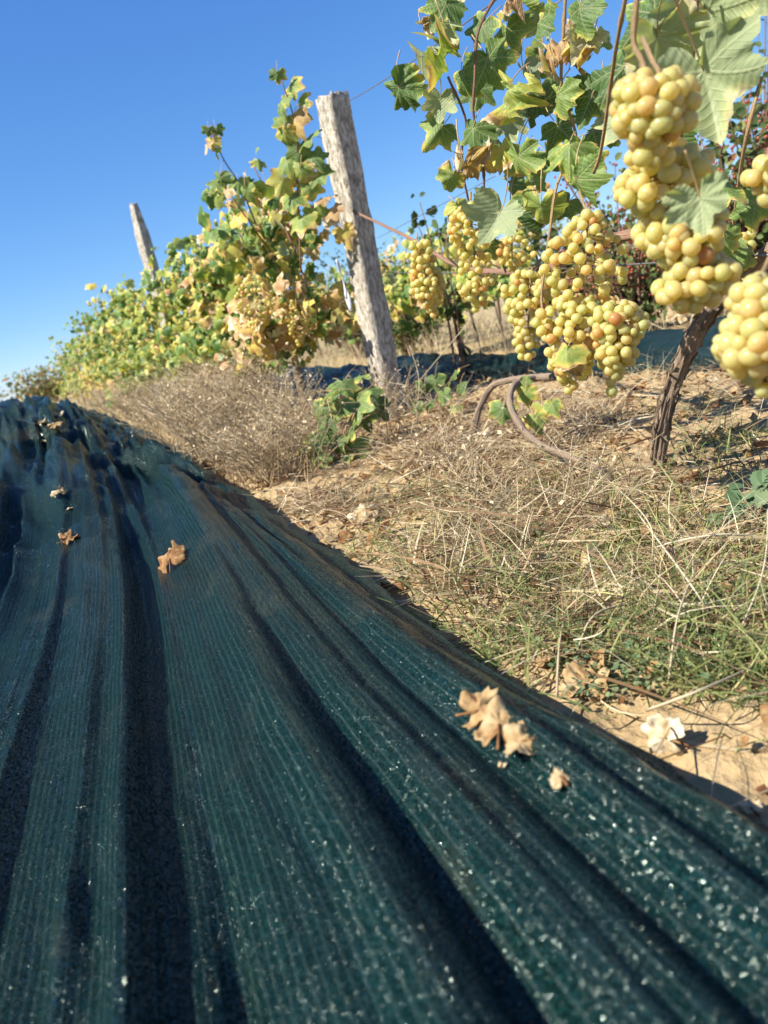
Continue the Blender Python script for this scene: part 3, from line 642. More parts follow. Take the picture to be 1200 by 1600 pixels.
# ---------------------------------------------------------------- vines along the row to the left
def row_vine(x, y, h, n, seed, label, group='leafy vines along the left row', shoots=()):
    rr = random.Random(seed); base = np.array([x, y, gz(x, y)])
    root = empty('grape_vine', base, label, 'grape vine', group)
    mb = MB(); top = np.array([rr.uniform(-.05, .05), rr.uniform(-.1, .1), .42]); mb.tube(smooth_path([(0, 0, -.02), (rr.uniform(-.04, .04), .03, .2), top], 6), np.linspace(.022, .016, 13)*min(1, (h/1.05)**2), 10, 0, 0, .15, seed); mb.build('trunk', M['bark'], root)
    tips = []; mb = MB(); ptone = [rr.choices([rr.uniform(.10, .25), rr.uniform(.27, .42), rr.uniform(.44, .56), rr.uniform(.62, .82)], [.26, .36, .18, .20])[0] for _ in range(9)]
    for i in range(9):
        yy = rr.uniform(-.55, .55); st = top+np.array([rr.uniform(-.03, .03), yy*.8, rr.uniform(-.04, .06)]); en = np.array([rr.uniform(-.30, .22), yy+rr.uniform(-.2, .2), h*rr.uniform(.78, 1.04)])
        if i > 6: en = np.array([rr.uniform(-.35, -.2), yy, rr.uniform(.25, .6)])
        pth = smooth_path([top, st, (st+en)/2+np.array([rr.uniform(-.06, .06), rr.uniform(-.06, .06), .05]), en], 4); mb.tube(pth, np.linspace(.006, .0025, len(pth)), 5); tips.append(pth)
    mb.build('canes', M['redcane'], root)
    mb = MB()
    for i in range(n):
        pi = rr.randrange(9); pth = tips[pi]; q = pth[rr.randrange(4, len(pth))]
        p = q+np.array([rr.gauss(-.03, .085), rr.gauss(0, .10), rr.gauss(0, .06)])
        if p[2] < .12: continue
        nrm = unit(np.array([rr.gauss(-.9, .6), rr.gauss(-.25, .6), rr.gauss(.35, .5)])); tip = np.array([rr.gauss(0, .5), rr.gauss(0, .5), -1])
        qi = rr.randrange(9) if rr.random() < .25 else None; t = (ptone[qi] if qi is not None else ptone[pi])+rr.gauss(0, .07)
        low_leaf(mb, p, nrm, tip, rr.choice([.045, .06, .075, .09, .105, .12]), max(0, t))
    mb.build('foliage', M['foliage'], root)
    return root
rowlab = ['leafy vine beside the near post, tallest of the left row', 'vine with yellow grapes in its lower leaves, two along from the near post', 'vine with dark green leaves just before the farther post', 'vine in front of the farther post, topped with pale dry leaves', 'vine directly past the farther post']
ys = [3.62, 4.2, 4.95, 5.75, 6.7, 7.7, 8.7, 9.8, 11, 12.3, 13.8, 15.5, 17.5, 20]
for i, y in enumerate(ys):
    row_vine(1.24+.06*math.sin(i*2.1), y, [1.12, 1.02, 1.0, 1.02, 1.06, 1.1, 1.12, 1.15, 1.2, 1.2, 1.22, 1.25, 1.25, 1.25][i], [620, 680, 680, 620, 600, 560, 520, 480, 420, 380, 320, 280, 260, 260][i], 50+i,
             rowlab[i] if i < 5 else 'green and yellow vine in the far part of the left row, past the farther post')
for i, (a, b, w_, d, l) in enumerate([((395, 430), (405, 520), 60, 3.1, 'golden grapes low in the leaves left of the near post'), ((462, 470), (468, 540), 44, 3.2, 'second bunch of golden grapes among the leaves, nearer the post')]):
    cluster(a, b, w_, d, .0085, l, 30+i, (a[0], a[1]-30, d), 80, True)
# tall shoots of the first vine beside the post and the one that sticks out against the sky
def shoot(path, r, leaves, base, label):
    root = empty('vine_shoot', base, label, 'vine shoot'); mb = MB(); pth = smooth_path([P(*q) for q in path], 6); mb.tube(pth, np.linspace(r, r*.5, len(pth)), 6); rebase(mb.build('stem', M['redcane'], root), base)
    for x, y, s, d, tone, ang in leaves:
        mb = MB(); p = P(x, y, d); leaf_into(mb, p, unit(VIEW(p)*.7+SUNV*.6+rng.normal(size=3)*.5), pix_dir(p, ang)+np.array([0, 0, -.3]), s*d/F*1.1, tone, random.randrange(9999), 40, 4, fold=random.uniform(.1, .5), droop=random.uniform(.3, 1))
        rebase(mb.build('leaf', [M['leaf'], M['petiole']], root), base)
shoot([(470, 420, 3.05), (465, 300, 3.02), (462, 200, 3.0), (440, 125, 3.0)], .004,
      [(434, 122, 26, 3, .2, 0), (455, 142, 36, 3, .34, 20), (438, 165, 40, 3, .3, -10), (470, 170, 40, 3, .36, 20), (462, 195, 48, 2.98, .74, 25), (448, 190, 40, 3, .32, 0), (445, 215, 40, 3, .45, -20), (480, 215, 46, 2.98, .34, 30), (470, 240, 44, 3, .28, 0), (492, 250, 46, 2.98, .22, 50), (448, 260, 50, 3, .36, 10), (470, 275, 46, 2.98, .4, -10), (500, 275, 44, 2.98, .3, 40), (440, 290, 46, 3, .5, -30), (485, 300, 44, 3, .36, 10), (505, 310, 40, 2.98, .78, 20), (455, 315, 50, 3, .3, 0), (520, 330, 36, 2.97, .8, 30), (490, 335, 46, 3, .34, 10), (470, 350, 50, 2.98, .42, 0)], P(470, 420, 3.05), 'tall leafy shoot climbing beside the post top against the sky')
shoot([(400, 350, 3.15), (375, 290, 3.15), (350, 250, 3.15), (330, 205, 3.15)], .0035, [(326, 207, 20, 3.15, .12, 0), (342, 206, 20, 3.15, .2, 30), (330, 225, 28, 3.15, .6, -10), (322, 228, 22, 3.14, .9, -30), (336, 238, 24, 3.15, .4, 10), (345, 285, 36, 3.15, .24, -20), (335, 290, 30, 3.14, .3, -40), (372, 290, 34, 3.13, .36, 0), (405, 255, 26, 3.1, .4, 10), (390, 310, 44, 3.1, .36, 0), (420, 300, 40, 3.1, .34, 20)], P(400, 350, 3.15), 'thin shoot with few leaves at its tip poking out of the row into sky')

# ---------------------------------------------------------------- weeds, bushes and grass
def brush_plant(x, y, h, wd, n, seed, label, name='dry_weed', mat='brush', group='dry brown weeds under the left vines', leafy=0.0):
    rr = random.Random(seed); base = np.array([x, y, gz(x, y)]); root = empty(name, base, label, 'weed', group); mb = MB()
    for i in range(n):
        a = rr.uniform(0, 6.28); q = np.array([rr.gauss(0, wd*.25), rr.gauss(0, wd*.25), 0]); e = q+np.array([math.cos(a)*wd*rr.uniform(.2, .7), math.sin(a)*wd*rr.uniform(.2, .7), h*rr.uniform(.5, 1.05)])
        pth = smooth_path([q, (q+e)/2+np.array([0, 0, h*.12]), e], 3); t = rr.random(); mb.tube(pth, np.linspace(.0020, .0009, len(pth)), 3, t)
        for k_ in range(5):
            s = pth[rr.randrange(2, len(pth))]; e2 = s+np.array([rr.gauss(0, .05), rr.gauss(0, .05), rr.uniform(.0, .08)]); mb.tube([s, (s+e2)/2+np.array([0, 0, .006]), e2], [.0009, .0007, .0005], 3, t)
            for _ in range(2):
                c = e2+np.array([rr.gauss(0, .012), rr.gauss(0, .012), rr.gauss(0, .012)]); r = rr.uniform(.0012, .0036); d1 = np.array([rr.gauss(0, 1), rr.gauss(0, 1), rr.gauss(0, 1)])*r; d2 = np.array([rr.gauss(0, 1), rr.gauss(0, 1), rr.gauss(0, 1)])*r
                mb.add([c-d1, c+d2, c+d1, c-d2], [(0, 1, 2, 3)], rr.uniform(.3, 1))
    mb.build('stems', M[mat], root); return root
spots = [(.70, 2.55, .30, .34), (.62, 2.95, .34, .36), (.80, 3.1, .36, .36), (.70, 3.5, .34, .4), (.95, 3.55, .40, .4), (.78, 4.1, .36, .4), (1.0, 4.4, .4, .45), (.85, 4.9, .38, .45), (.8, 5.7, .38, .5), (.95, 6.6, .4, .5), (.9, 7.8, .4, .6), (.66, 2.3, .18, .26), (.95, 9.2, .42, .7), (1, 10.8, .42, .7)]
for i, (x, y, h, wd) in enumerate(spots):
    brush_plant(x, y, h, wd, 95 if y < 4 else 70, 200+i, 'dry brown weed with fine feathery stems under the left vines, beside the net')

for i, (px, py, h, wd) in enumerate([(635, 690, .17, .2), (680, 740, .08, .24), (780, 745, .06, .26), (860, 790, .06, .22), (615, 655, .20, .2)]):
    q = G(px, py); brush_plant(q[0], q[1], h, wd, 16, 260+i, 'short dead weed, thin reddish stems on the straw between post and trunk', group='short dead weeds on the straw')
def broad_plant(root, base, items, nth=44, stem='weed', shape=None):
    for x, y, s, d, tone, ang in items:
        mb = MB(); p = P(x, y, d); leaf_into(mb, p, unit(VIEW(p)*.6+SUNV*.6+np.array([0, 0, .3])+rng.normal(size=3)*.35), pix_dir(p, ang)+np.array([0, 0, -.15]), s*d/F*1.1, tone, random.randrange(9999), nth, 4, .6, fold=random.uniform(.1, .4), droop=random.uniform(.2, .8), curl=.2, wave=.1)
        o = mb.build('leaf', [M['leaf'], M['petiole']], root); rebase(o, base)
bp = G(535, 725); bp[2] = gz(bp[0], bp[1]); r1 = empty('young_vine', bp, 'low bushy plant with bright green broad leaves at the foot of the post', 'plant')
items = [(540, 680, 62, 2.45, .24, 10), (525, 640, 60, 2.5, .22, -10), (555, 640, 66, 2.5, .26, 30), (500, 645, 46, 2.5, .25, -30), (510, 615, 44, 2.5, .30, 0), (540, 605, 54, 2.55, .24, 20), (575, 615, 66, 2.55, .16, 40), (560, 590, 36, 2.6, .3, 10), (550, 705, 60, 2.42, .28, 0), (520, 700, 50, 2.42, .12, -20), (485, 690, 48, 2.4, .20, -40), (505, 670, 50, 2.45, .14, 0), (570, 655, 52, 2.55, .08, 30), (530, 725, 46, 2.4, .2, 0), (590, 640, 50, 2.6, .06, 50), (495, 720, 42, 2.38, .36, -30), (470, 700, 34, 2.4, .34, -20), (553, 735, 40, 2.36, .34, 10)]
broad_plant(r1, bp, items)
mb = MB()
for it in items[::2]: mb.tube(smooth_path([bp, (bp+P(*it[:2], it[3]))/2+np.array([0, 0, .03]), P(*it[:2], it[3])], 4), .0025, 5)
rebase(mb.build('stem', M['petiole'], r1), bp)
bp = G(690, 640); bp[2] = gz(bp[0], bp[1]); r2 = empty('young_vine', bp, 'small dark leafed vine seedling in the shade right of the post', 'plant')
broad_plant(r2, bp, [(680, 600, 34, 2.7, .1, 0), (705, 590, 36, 2.7, .14, 20), (660, 610, 30, 2.7, .06, -20), (690, 622, 36, 2.65, .2, 10), (720, 612, 30, 2.65, .08, 30), (670, 632, 30, 2.6, .2, 0), (650, 640, 30, 2.6, .08, 0), (712, 640, 26, 2.6, .4, 0)])
mb = MB()
for q in [(680, 600), (705, 590), (690, 622), (720, 612)]: mb.tube(smooth_path([bp, (bp+P(*q, 2.68))/2, P(*q, 2.68)], 4), .002, 5)
rebase(mb.build('stem', M['petiole'], r2), bp)
# bramble at the right edge: oval toothed leaflets in threes
bp = G(1175, 830); bp[2] = gz(bp[0], bp[1]); r3 = empty('bramble', bp, 'dark green bramble with toothed leaflets at the right edge of the grass', 'bramble')
def oval(mb, p, nrm, tip, L, tone, seed):
    r_ = random.Random(seed); n = 13; V = []; rim = []
    for i in range(n):
        t = i/(n-1); w_ = L*.36*math.sin(math.pi*min(1, t**.8))*(1+.30*((i % 2)-.5))
        for s in (-1, -.5, 0, .5, 1): V.append((s*w_, t*L, -.18*abs(s)*w_*-1-.25*L*t*t+.02*L*math.sin(9*t)*abs(s))); rim.append(abs(s)*.5)
    Fc = [(i*5+j, i*5+j+1, i*5+j+6, i*5+j+5) for i in range(n-1) for j in range(4)]
    A = frame(nrm, tip); mb.add(np.array(V)@A.T+p, Fc, tone, rim, np.array(V)[:, :2]/L)
for (x, y) in [(1150, 790), (1180, 770), (1165, 815), (1195, 800), (1200, 760), (1140, 765), (1210, 830), (1190, 735), (1125, 805)]:
    mb = MB(); p = P(x, y, 1.26+random.uniform(-.04, .04))
    for a in (-55, 0, 55): oval(mb, p, unit(np.array([0, 0, 1])+VIEW(p)*.7+rng.normal(size=3)*.25), pix_dir(p, a+random.uniform(-90, 90)), random.uniform(.022, .035), random.uniform(.1, .6), random.randrange(99))
    mb.tube(smooth_path([bp, (bp+p)/2+np.array([0, 0, .02]), p], 4), .0012, 4, .2); rebase(mb.build('leaf', M['weed'], r3), bp)

# strands: every blade a short curved ribbon
def strands(mb, P0, dirs, L, W, bend, tone, segs=4):
    n = len(P0); side = np.cross(dirs, rng.normal(size=(n, 3))); side /= np.linalg.norm(side, axis=1)[:, None]+1e-9
    t = np.linspace(0, 1, segs+1); V = np.zeros((n, segs+1, 2, 3))
    for i, q in enumerate(t):
        c = P0+dirs*(L*q)[:, None]+bend*(L*q*q)[:, None]; wd = (W*(1-.85*q**2))[:, None]
        V[:, i, 0] = c-side*wd; V[:, i, 1] = c+side*wd
    k = 2*(segs+1); base = (np.arange(n)*k)[:, None, None]
    q = np.array([[2*i, 2*i+1, 2*i+3, 2*i+2] for i in range(segs)])[None]
    mb.add(V.reshape(-1, 3), (base+q).reshape(-1, 4).tolist(), np.repeat(tone, k))
def dens_pts(n, x0, x1, y0, y1, fn):
    out = []
    while sum(len(o) for o in out) < n:
        x = rng.uniform(x0, x1, n); y = rng.uniform(y0, y1, n); k = rng.random(n) < fn(x, y); out.append(np.stack([x[k], y[k]], -1))
    p = np.concatenate(out)[:n]; return np.column_stack([p, ground_z(p[:, 0], p[:, 1])-.002])
def clear(x, y): return (x > edge_x(y)+.03)
def straw_d(x, y):
    patch = .12+.88*sstep(-.25, .40, fbm(x*2.6, y*2.6, 81, 3))
    bare = 1-.9*np.exp(-(((x-.62)/.22)**2+((y-.42)/.16)**2))-.99*np.exp(-((x-1.75)/.36)**2)*(y > 1.0)
    edge = sstep(.02, .12, x-edge_x(y))
    return np.clip(patch*bare*edge, 0.02, 1)*clear(x, y)*(1-.7*sstep(2.0, 2.1, x))
p = dens_pts(21000, .4, 2.1, .25, 4.0, straw_d); n = len(p); d = rng.normal(size=(n, 3)); d[:, 2] = np.abs(d[:, 2])*.22+.02; d /= np.linalg.norm(d, axis=1)[:, None]
mb = MB(); L = rng.gamma(3, .022, n)+.02; b = np.column_stack([rng.normal(0, .25, (n, 2)), rng.uniform(-.25, .05, n)]); strands(mb, p+np.column_stack([np.zeros((n, 2)), rng.uniform(.002, .03, n)]), d, L, rng.choice([.0005, .0008, .0011, .0015, .0024], n, p=[.3, .3, .2, .13, .07]), b, np.clip(rng.normal(.44, .28, n), 0, 1))
tag(mb.build('straw_litter', M['straw']), 'dry straw and broken stems scattered over the soil', 'straw', kind='stuff')
# standing dead grass
p = dens_pts(3200, .45, 2.05, .3, 4.2, lambda x, y: straw_d(x, y)*sstep(-.1, .4, fbm(x*3.5, y*3.5, 91, 2))); n = len(p); d = np.column_stack([rng.normal(0, .45, (n, 2)), np.ones(n)]); d /= np.linalg.norm(d, axis=1)[:, None]
mb = MB(); L = rng.uniform(.04, .15, n); strands(mb, p, d, L, rng.uniform(.0005, .0011, n), np.column_stack([rng.normal(0, .4, (n, 2)), rng.uniform(-.5, 0, n)]), np.clip(rng.normal(.72, .2, n), 0, 1), 5)
tag(mb.build('dead_grass', M['straw']), 'pale dead grass standing and arching over the soil', 'grass', kind='stuff')
# green grass in tufts
tufts = [(605, 850, 90), (700, 850, 60), (800, 870, 120), (830, 920, 90), (870, 800, 60), (1050, 985, 150), (1120, 1040, 170), (1165, 1080, 120), (1020, 1050, 90), (960, 880, 80), (900, 760, 50), (1090, 650, 60), (1150, 690, 110), (1100, 720, 90), (1180, 980, 120), (760, 800, 60), (690, 790, 50), (1000, 830, 60), (1130, 900, 60), (935, 740, 40), (850, 1000, 40), (1195, 1040, 90)]
tufts += [(rng.uniform(560, 1190), rng.uniform(740, 1080), int(rng.uniform(12, 45))) for _ in range(75)]
mb = MB()
for x, y, cnt in tufts:
    c = G(x, y); n = int(cnt*.75); q = np.column_stack([c[0]+rng.normal(0, .035*c[1]+.012, n), c[1]+rng.normal(0, .045, n)]); q = np.column_stack([q, ground_z(q[:, 0], q[:, 1])-.002])
    keep = q[:, 0] > edge_x(q[:, 1])+.03; q = q[keep]; n = len(q)
    if not n: continue
    d = np.column_stack([rng.normal(0, .5, (n, 2)), np.ones(n)]); d /= np.linalg.norm(d, axis=1)[:, None]
    strands(mb, q, d, rng.uniform(.03, .115, n), rng.uniform(.0007, .0016, n), np.column_stack([rng.normal(0, .55, (n, 2)), rng.uniform(-.7, -.05, n)]), np.clip(rng.normal(.58, .22, n), 0, 1), 5)
tag(mb.build('green_grass', M['grass']), 'thin tufts of green grass among the straw', 'grass', kind='stuff')
# long bleached stalks that arch across the grass
mb = MB()
for pts in [[(1200, 840), (1130, 835), (1060, 845), (1010, 860)], [(1200, 770), (1195, 880), (1150, 1000)], [(870, 1090), (873, 1020), (880, 970)], [(1000, 940), (930, 960), (900, 1020)], [(1090, 880), (1060, 960), (1045, 1060)], [(640, 780), (720, 800), (800, 770)], [(940, 740), (1010, 810), (1020, 870)], [(1010, 1110), (1090, 1080), (1180, 1040)], [(735, 500), (620, 640), (600, 700)], [(995, 800), (1070, 900), (1110, 960)], [(640, 540), (655, 600), (640, 690)], [(600, 760), (660, 730), (730, 700)]]:
    g0 = [G(*q, .02+.035*math.sin(math.pi*i/(len(pts)-1))) if q[1] > 620 else P(*q, 2.6) for i, q in enumerate(pts)]; pth = smooth_path(g0, 6); mb.tube(pth, np.linspace(.0016, .0008, len(pth)), 4, random.uniform(.75, 1))
tag(mb.build('bleached_stalks', M['straw']), 'long bleached stalks arching over the grass', 'stalks', kind='stuff')
# little round leaved weeds
mb = MB()
def weed_d(x, y): return clear(x, y)*sstep(.15, .5, fbm(x*4, y*4, 121, 2))
p = dens_pts(420, .43, 2.0, .3, 3.4, weed_d); q = np.array([G(x, y) for x, y in [(880, 1000), (900, 1040), (950, 1085), (930, 1050), (970, 1095), (870, 1045), (910, 1075), (1000, 1070), (1030, 1060), (990, 1040)] for _ in range(14)]); q[:, :2] += rng.normal(0, .018, (len(q), 2)); p = np.vstack([p, q])
for c in p:
    hgt = random.uniform(.008, .035)
    for j in range(random.randint(3, 6)):
        o = c+np.array([random.gauss(0, .009), random.gauss(0, .009), hgt*random.uniform(.5, 1)]); a = random.uniform(0, 6.28); A = frame((random.gauss(0, .4), random.gauss(0, .4), 1), (math.cos(a), math.sin(a), .1)); r = random.uniform(.0022, .0055)
        V = np.array([(0, 0, 0), (.5, .4, .1), (.55, 1, .08), (0, 1.5, 0), (-.55, 1, .08), (-.5, .4, .1)])*r; mb.add(V@A.T+o, [(0, 1, 2, 3), (0, 3, 4, 5)], random.random())
tag(mb.build('small_weeds', M['weed']), 'tiny bluish green weed leaves close to the soil', 'weeds', kind='stuff')
# broken leaf crumbs
mb = MB(); p = dens_pts(4600, .42, 2.1, .25, 4, lambda x, y: np.clip(.25+.8*straw_d(x, y)*sstep(1.0, 1.6, y+x*.2), 0, 1)*clear(x, y))
for c in p:
    A = frame((random.gauss(0, .7), random.gauss(0, .7), 1), (random.gauss(0, 1), random.gauss(0, 1), 0)); r = random.choice([.004, .006, .008, .010, .013, .018])
    V = np.array([(math.cos(a)*r*random.uniform(.5, 1.1), math.sin(a)*r*random.uniform(.5, 1.1), random.uniform(-.3, .3)*r) for a in np.linspace(0, 6.28, 8)[:-1]]); mb.add(V@A.T+c+np.array([0, 0, random.uniform(.003, .02)]), [(0, 1, 2, 3), (0, 3, 4), (0, 4, 5, 6)], random.uniform(0, .75))
tag(mb.build('leaf_crumbs', M['dry']), 'brown crumbs of broken dead leaves on the ground', 'leaf litter', kind='stuff')
# clods
mb = MB(); p = dens_pts(700, .42, 2.1, .25, 3, lambda x, y: clear(x, y)*(.25+.75*np.exp(-(((x-.62)/.3)**2+((y-.42)/.25)**2))+.5*np.exp(-((x-1.75)/.25)**2)))
v1, f1 = ico(1)
for c in p:
    r = random.choice([.002, .003, .004, .006, .008]); mb.add(v1*r*np.array([1, random.uniform(.7, 1.2), random.uniform(.5, .8)])*(1+.25*rng.normal(size=(len(v1), 1)))+c+np.array([0, 0, r*.2]), f1, 0)
tag(mb.build('soil_crumbs', M['soil'], smooth=False), 'small clods and crumbs of dry soil', 'soil crumbs', kind='stuff')

# field beyond the second net
mb = MB(); p = dens_pts(16000, 2.75, 14, .5, 16, lambda x, y: np.clip(1.3/(x-1.4), 0, 1)*(.4+.6*sstep(-.3, .3, fbm(x, y, 141, 2)))); n = len(p); d = np.column_stack([rng.normal(0, .3, (n, 2)), np.ones(n)]); d /= np.linalg.norm(d, axis=1)[:, None]
strands(mb, p, d, rng.uniform(.08, .32, n)*(.6+.12*p[:, 0]).clip(.6, 1.3), rng.uniform(.0012, .003, n), np.column_stack([rng.normal(0, .3, (n, 2)), rng.uniform(-.3, 0, n)]), np.clip(rng.normal(.72, .16, n), 0, 1), 3)
tag(mb.build('field_grass', M['straw']), 'tall straw coloured grass of the field beyond the second net', 'grass', kind='stuff')

def bush(name, x, y, h, wd, n, size, tone, label, cat, group=None, red=0, seed=0, zc=.55, twig=24):
    rr = random.Random(seed); base = np.array([x, y, gz(x, y)]); root = empty(name, base, label, cat, group); mb = MB(); ends = []
    for i in range(twig):
        a = rr.uniform(0, 6.28); e = np.array([math.cos(a)*wd*.5*rr.uniform(.2, 1), math.sin(a)*wd*.5*rr.uniform(.2, 1), h*rr.uniform(.35, 1)]); pth = smooth_path([(rr.gauss(0, .03), rr.gauss(0, .03), -.02), e*np.array([.35, .35, .55]), e], 4); mb.tube(pth, np.linspace(.008, .0022, len(pth)), 5, 0); ends.append(pth)
    mb.build('branches', M['redcane'], root); mb = MB()
    for i in range(n):
        pth = ends[rr.randrange(twig)]; q = pth[rr.randrange(len(pth)//3, len(pth))]+np.array([rr.gauss(0, .07*wd), rr.gauss(0, .07*wd), rr.gauss(0, .05*h)]); q[2] = max(q[2], .02)
        A = frame((rr.gauss(-.4, .7), rr.gauss(-.2, .7), rr.gauss(.4, .6)), (rr.gauss(0, 1), rr.gauss(0, 1), rr.gauss(-.3, .6))); s = size*rr.uniform(.6, 1.3)
        V = np.array([(0, 0, 0), (.32, .35, .08), (.28, .75, .04), (0, 1, -.1), (-.28, .75, .04), (-.32, .35, .08)])*s; mb.add(V@A.T+q, [(0, 1, 2, 3), (0, 3, 4, 5)], min(1, max(0, rr.gauss(tone, .2))))
    mb.build('foliage', M['bush'], root)
    if red:
        mb = MB(); v, f = ico(1)
        for i in range(red):
            pth = ends[rr.randrange(twig)]; q = pth[rr.randrange(len(pth)//2, len(pth))]+np.array([rr.gauss(0, .05*wd), rr.gauss(0, .05*wd), rr.gauss(0, .05*h)]); mb.add(v*rr.uniform(.005, .009)+q, f, rr.random())
        o = mb.build('berries', M['redberry'], root); o['kind'] = 'stuff'
    return root
def bush_px(name, px, py, d, hgt, *a, **k):
    q = P(px, py, d); bush(name, q[0], q[1], hgt, *a, **k)
bush_px('hawthorn_shrub', 1140, 345, 4.0, 1.15, 1.0, 560, .038, .52, 'shrub thick with red berries behind the vine, at the right under the pale leaf', 'shrub', red=800, seed=1)
bush_px('hawthorn_shrub', 965, 370, 4.4, 0.9, .8, 460, .038, .55, 'low shrub with red berries seen between the grape clusters', 'shrub', red=700, seed=2)
bush_px('green_shrub', 1200, 380, 4.2, .95, 1.0, 1400, .055, .35, 'tall green shrub at the right edge behind the vine', 'shrub', seed=3)
bush_px('green_shrub', 870, 380, 6.0, .80, 1.4, 1600, .055, .35, 'green shrub in the field hidden behind the middle grapes', 'shrub', seed=4)
bush_px('green_shrub', 620, 470, 6.5, .75, .8, 1500, .035, .30, 'grey green bush standing just right of the post', 'shrub', seed=5)
bush_px('green_shrub', 660, 480, 7.5, .65, .9, 1300, .035, .38, 'fine leaved bush behind the slim golden grapes', 'shrub', seed=6)
bush_px('green_shrub', 1060, 385, 6.5, .7, 1.6, 1500, .06, .42, 'yellowish green shrub between the trunk and the berry shrub', 'shrub', seed=7)
bush_px('green_shrub', 990, 440, 4.4, .30, .6, 500, .045, .40, 'low green weed patch on the straw right of the middle grapes', 'shrub', seed=8)
for i, (x, y, d, h) in enumerate([(735, 470, 4.2, .62), (705, 470, 5.2, .60), (780, 480, 5.0, .5)]):
    q = P(x, y, d); row_vine(q[0], q[1], h, 190, 80+i, ['young vine with pale green leaves behind the golden grapes', 'small young vine farther back beside the fine leaved bush', 'young vine in the next row, half hidden by the wide grape cluster'][i], 'young vines of the next row')
bush_px('sapling', 690, 400, 3.9, .95, .22, 60, .05, .25, 'thin sapling whose leaves show left of the golden grapes against the sky', 'sapling', seed=9, twig=5)
bush_px('sapling', 1195, 320, 5.5, 2.0, .7, 260, .045, .3, 'tall thin sapling against the sky at the right edge', 'sapling', seed=10, twig=9)
for i, (x, y, h) in enumerate([(3.5, 5.2, .9), (3.6, 6.6, 1.0), (3.5, 8.0, 1.0), (3.6, 9.4, 1.05), (3.5, 11, 1.1), (3.6, 13, 1.1)]):
    row_vine(x, y, h, 260, 120+i, 'vine of the next row, seen under and behind the left row near the post', 'vines of the next row')
bush_px('green_shrub', 545, 500, 9.0, 1.0, 1.3, 1500, .045, .33, 'dull green bush far behind the left edge of the near post', 'shrub', seed=11)
bush_px('green_shrub', 590, 500, 11.0, 1.3, 2.0, 1600, .05, .36, 'wide bush farther back than all others behind the post', 'shrub', seed=12)
# hedges far off
for i, (x, y, h, wd, l) in enumerate([(-4, 30, 1.3, 9, 'dark reddish hedge on the horizon at the far left'), (1.5, 34, 1.5, 5, 'low brown hedge where the left row ends'), (14, 22, 2.0, 8, 'hedge on the rise far behind the grapes'), (18, 14, 2.2, 8, 'far hedge behind the berry shrub at the right')]):
    bush('hedge', x, y, h, wd, 1600, .16, .75 if i < 2 else .5, l, 'hedge', seed=300+i, twig=60)

# ---------------------------------------------------------------- fallen leaves
def fallen(pos, size, tone, seed, label, nrm=(0, 0, 1), yaw=0.0, dry=.8, group='fallen dry vine leaves', lift=.004, droop=None):
    mb = MB(); a = math.radians(yaw); V, Fc, rim, uv = leaf_shape(56, 7, size, seed, fold=-.12 if seed % 2 else .12, curl=random.uniform(-.2, .45), wave=.16, droop=droop if droop else random.uniform(.2, .8), dryness=dry*.38)
    A = frame(nrm, (math.sin(a), math.cos(a), 0)); V = V@A.T; V[:, 2] -= np.percentile(V[:, 2], 8)-lift
    mb.add(V, Fc, tone, rim, uv); tl = smooth_path([(0, 0, float(V[0, 2])), tuple(-A[:, 1]*size*.25+np.array([0, 0, float(V[0, 2])])), tuple(-A[:, 1]*size*.45+np.array([0, 0, max(.004, float(V[0, 2]))]))], 3); mb.tube(tl, .0012, 5, .2)
    o = mb.build('fallen_leaf', M['dry']); o.location = pos; tag(o, label, 'dry leaf', group); md = o.modifiers.new('thick', 'SOLIDIFY'); md.thickness = .0004; return o
def on_net(px, py):
    """walk along the view ray down to the cloth"""
    d = ray(px, py)
    for t in np.arange(.3, 9, .004):
        q = CAMP+d*t
        if q[0] < edge_x(q[1]) and q[2] <= net_z(np.array(q[0]), np.array(q[1])): return np.array([q[0], q[1], float(net_z(np.array(q[0]), np.array(q[1])))])
    return G(px, py)
NETL = [(270, 888, .074, .30, 30, (-.5, -.35, .8), 'brown curled leaf lying alone near the middle of the green net'), (108, 848, .05, .30, 80, (0, -.2, 1), 'flat orange brown leaf on the net at the left'), (93, 774, .045, .75, 200, (0, -.3, 1), 'small cream leaf higher up the net at the left'),
        (752, 1128, .042, .50, 120, (-.3, -.4, 1), 'tan leaf in the net fold by the hem, uppermost of its pile'), (785, 1155, .050, .62, 40, (-.2, -.3, 1), 'crumpled tan leaf in the middle of the pile on the net'), (820, 1182, .034, .70, 300, (-.2, -.2, 1), 'paler leaf at the lower end of the pile on the net'), (880, 1232, .020, .8, 10, (0, -.2, 1), 'little pale leaf scrap lying alone on the net edge'), (788, 1208, .008, .9, 60, (0, 0, 1), 'tiny pale crumb on the crest of the net fold'),
        (110, 798, .018, .8, 0, (0, 0, 1), 'thin pale sliver of leaf on the net, below the cream one'), (92, 652, .05, .85, 20, (0, -.3, 1), 'pale leaf at the very top of the net heap'), (86, 668, .07, .62, 80, (0, -.3, 1), 'reddish tan leaf just under the top of the net heap'), (70, 690, .05, .85, 160, (0, -.3, 1), 'lowest of the leaves near the top of the net heap'), (100, 676, .045, .8, 250, (0, -.3, 1), 'pale leaf right of the reddish tan one on the net heap'), (68, 665, .04, .85, 90, (0, -.2, 1), 'pale leaf left of the reddish tan one on the net heap')]
for i, (x, y, s, t, yaw, n, l) in enumerate(NETL): fallen(on_net(x, y), s, t, 400+i, l, n, yaw, .9)
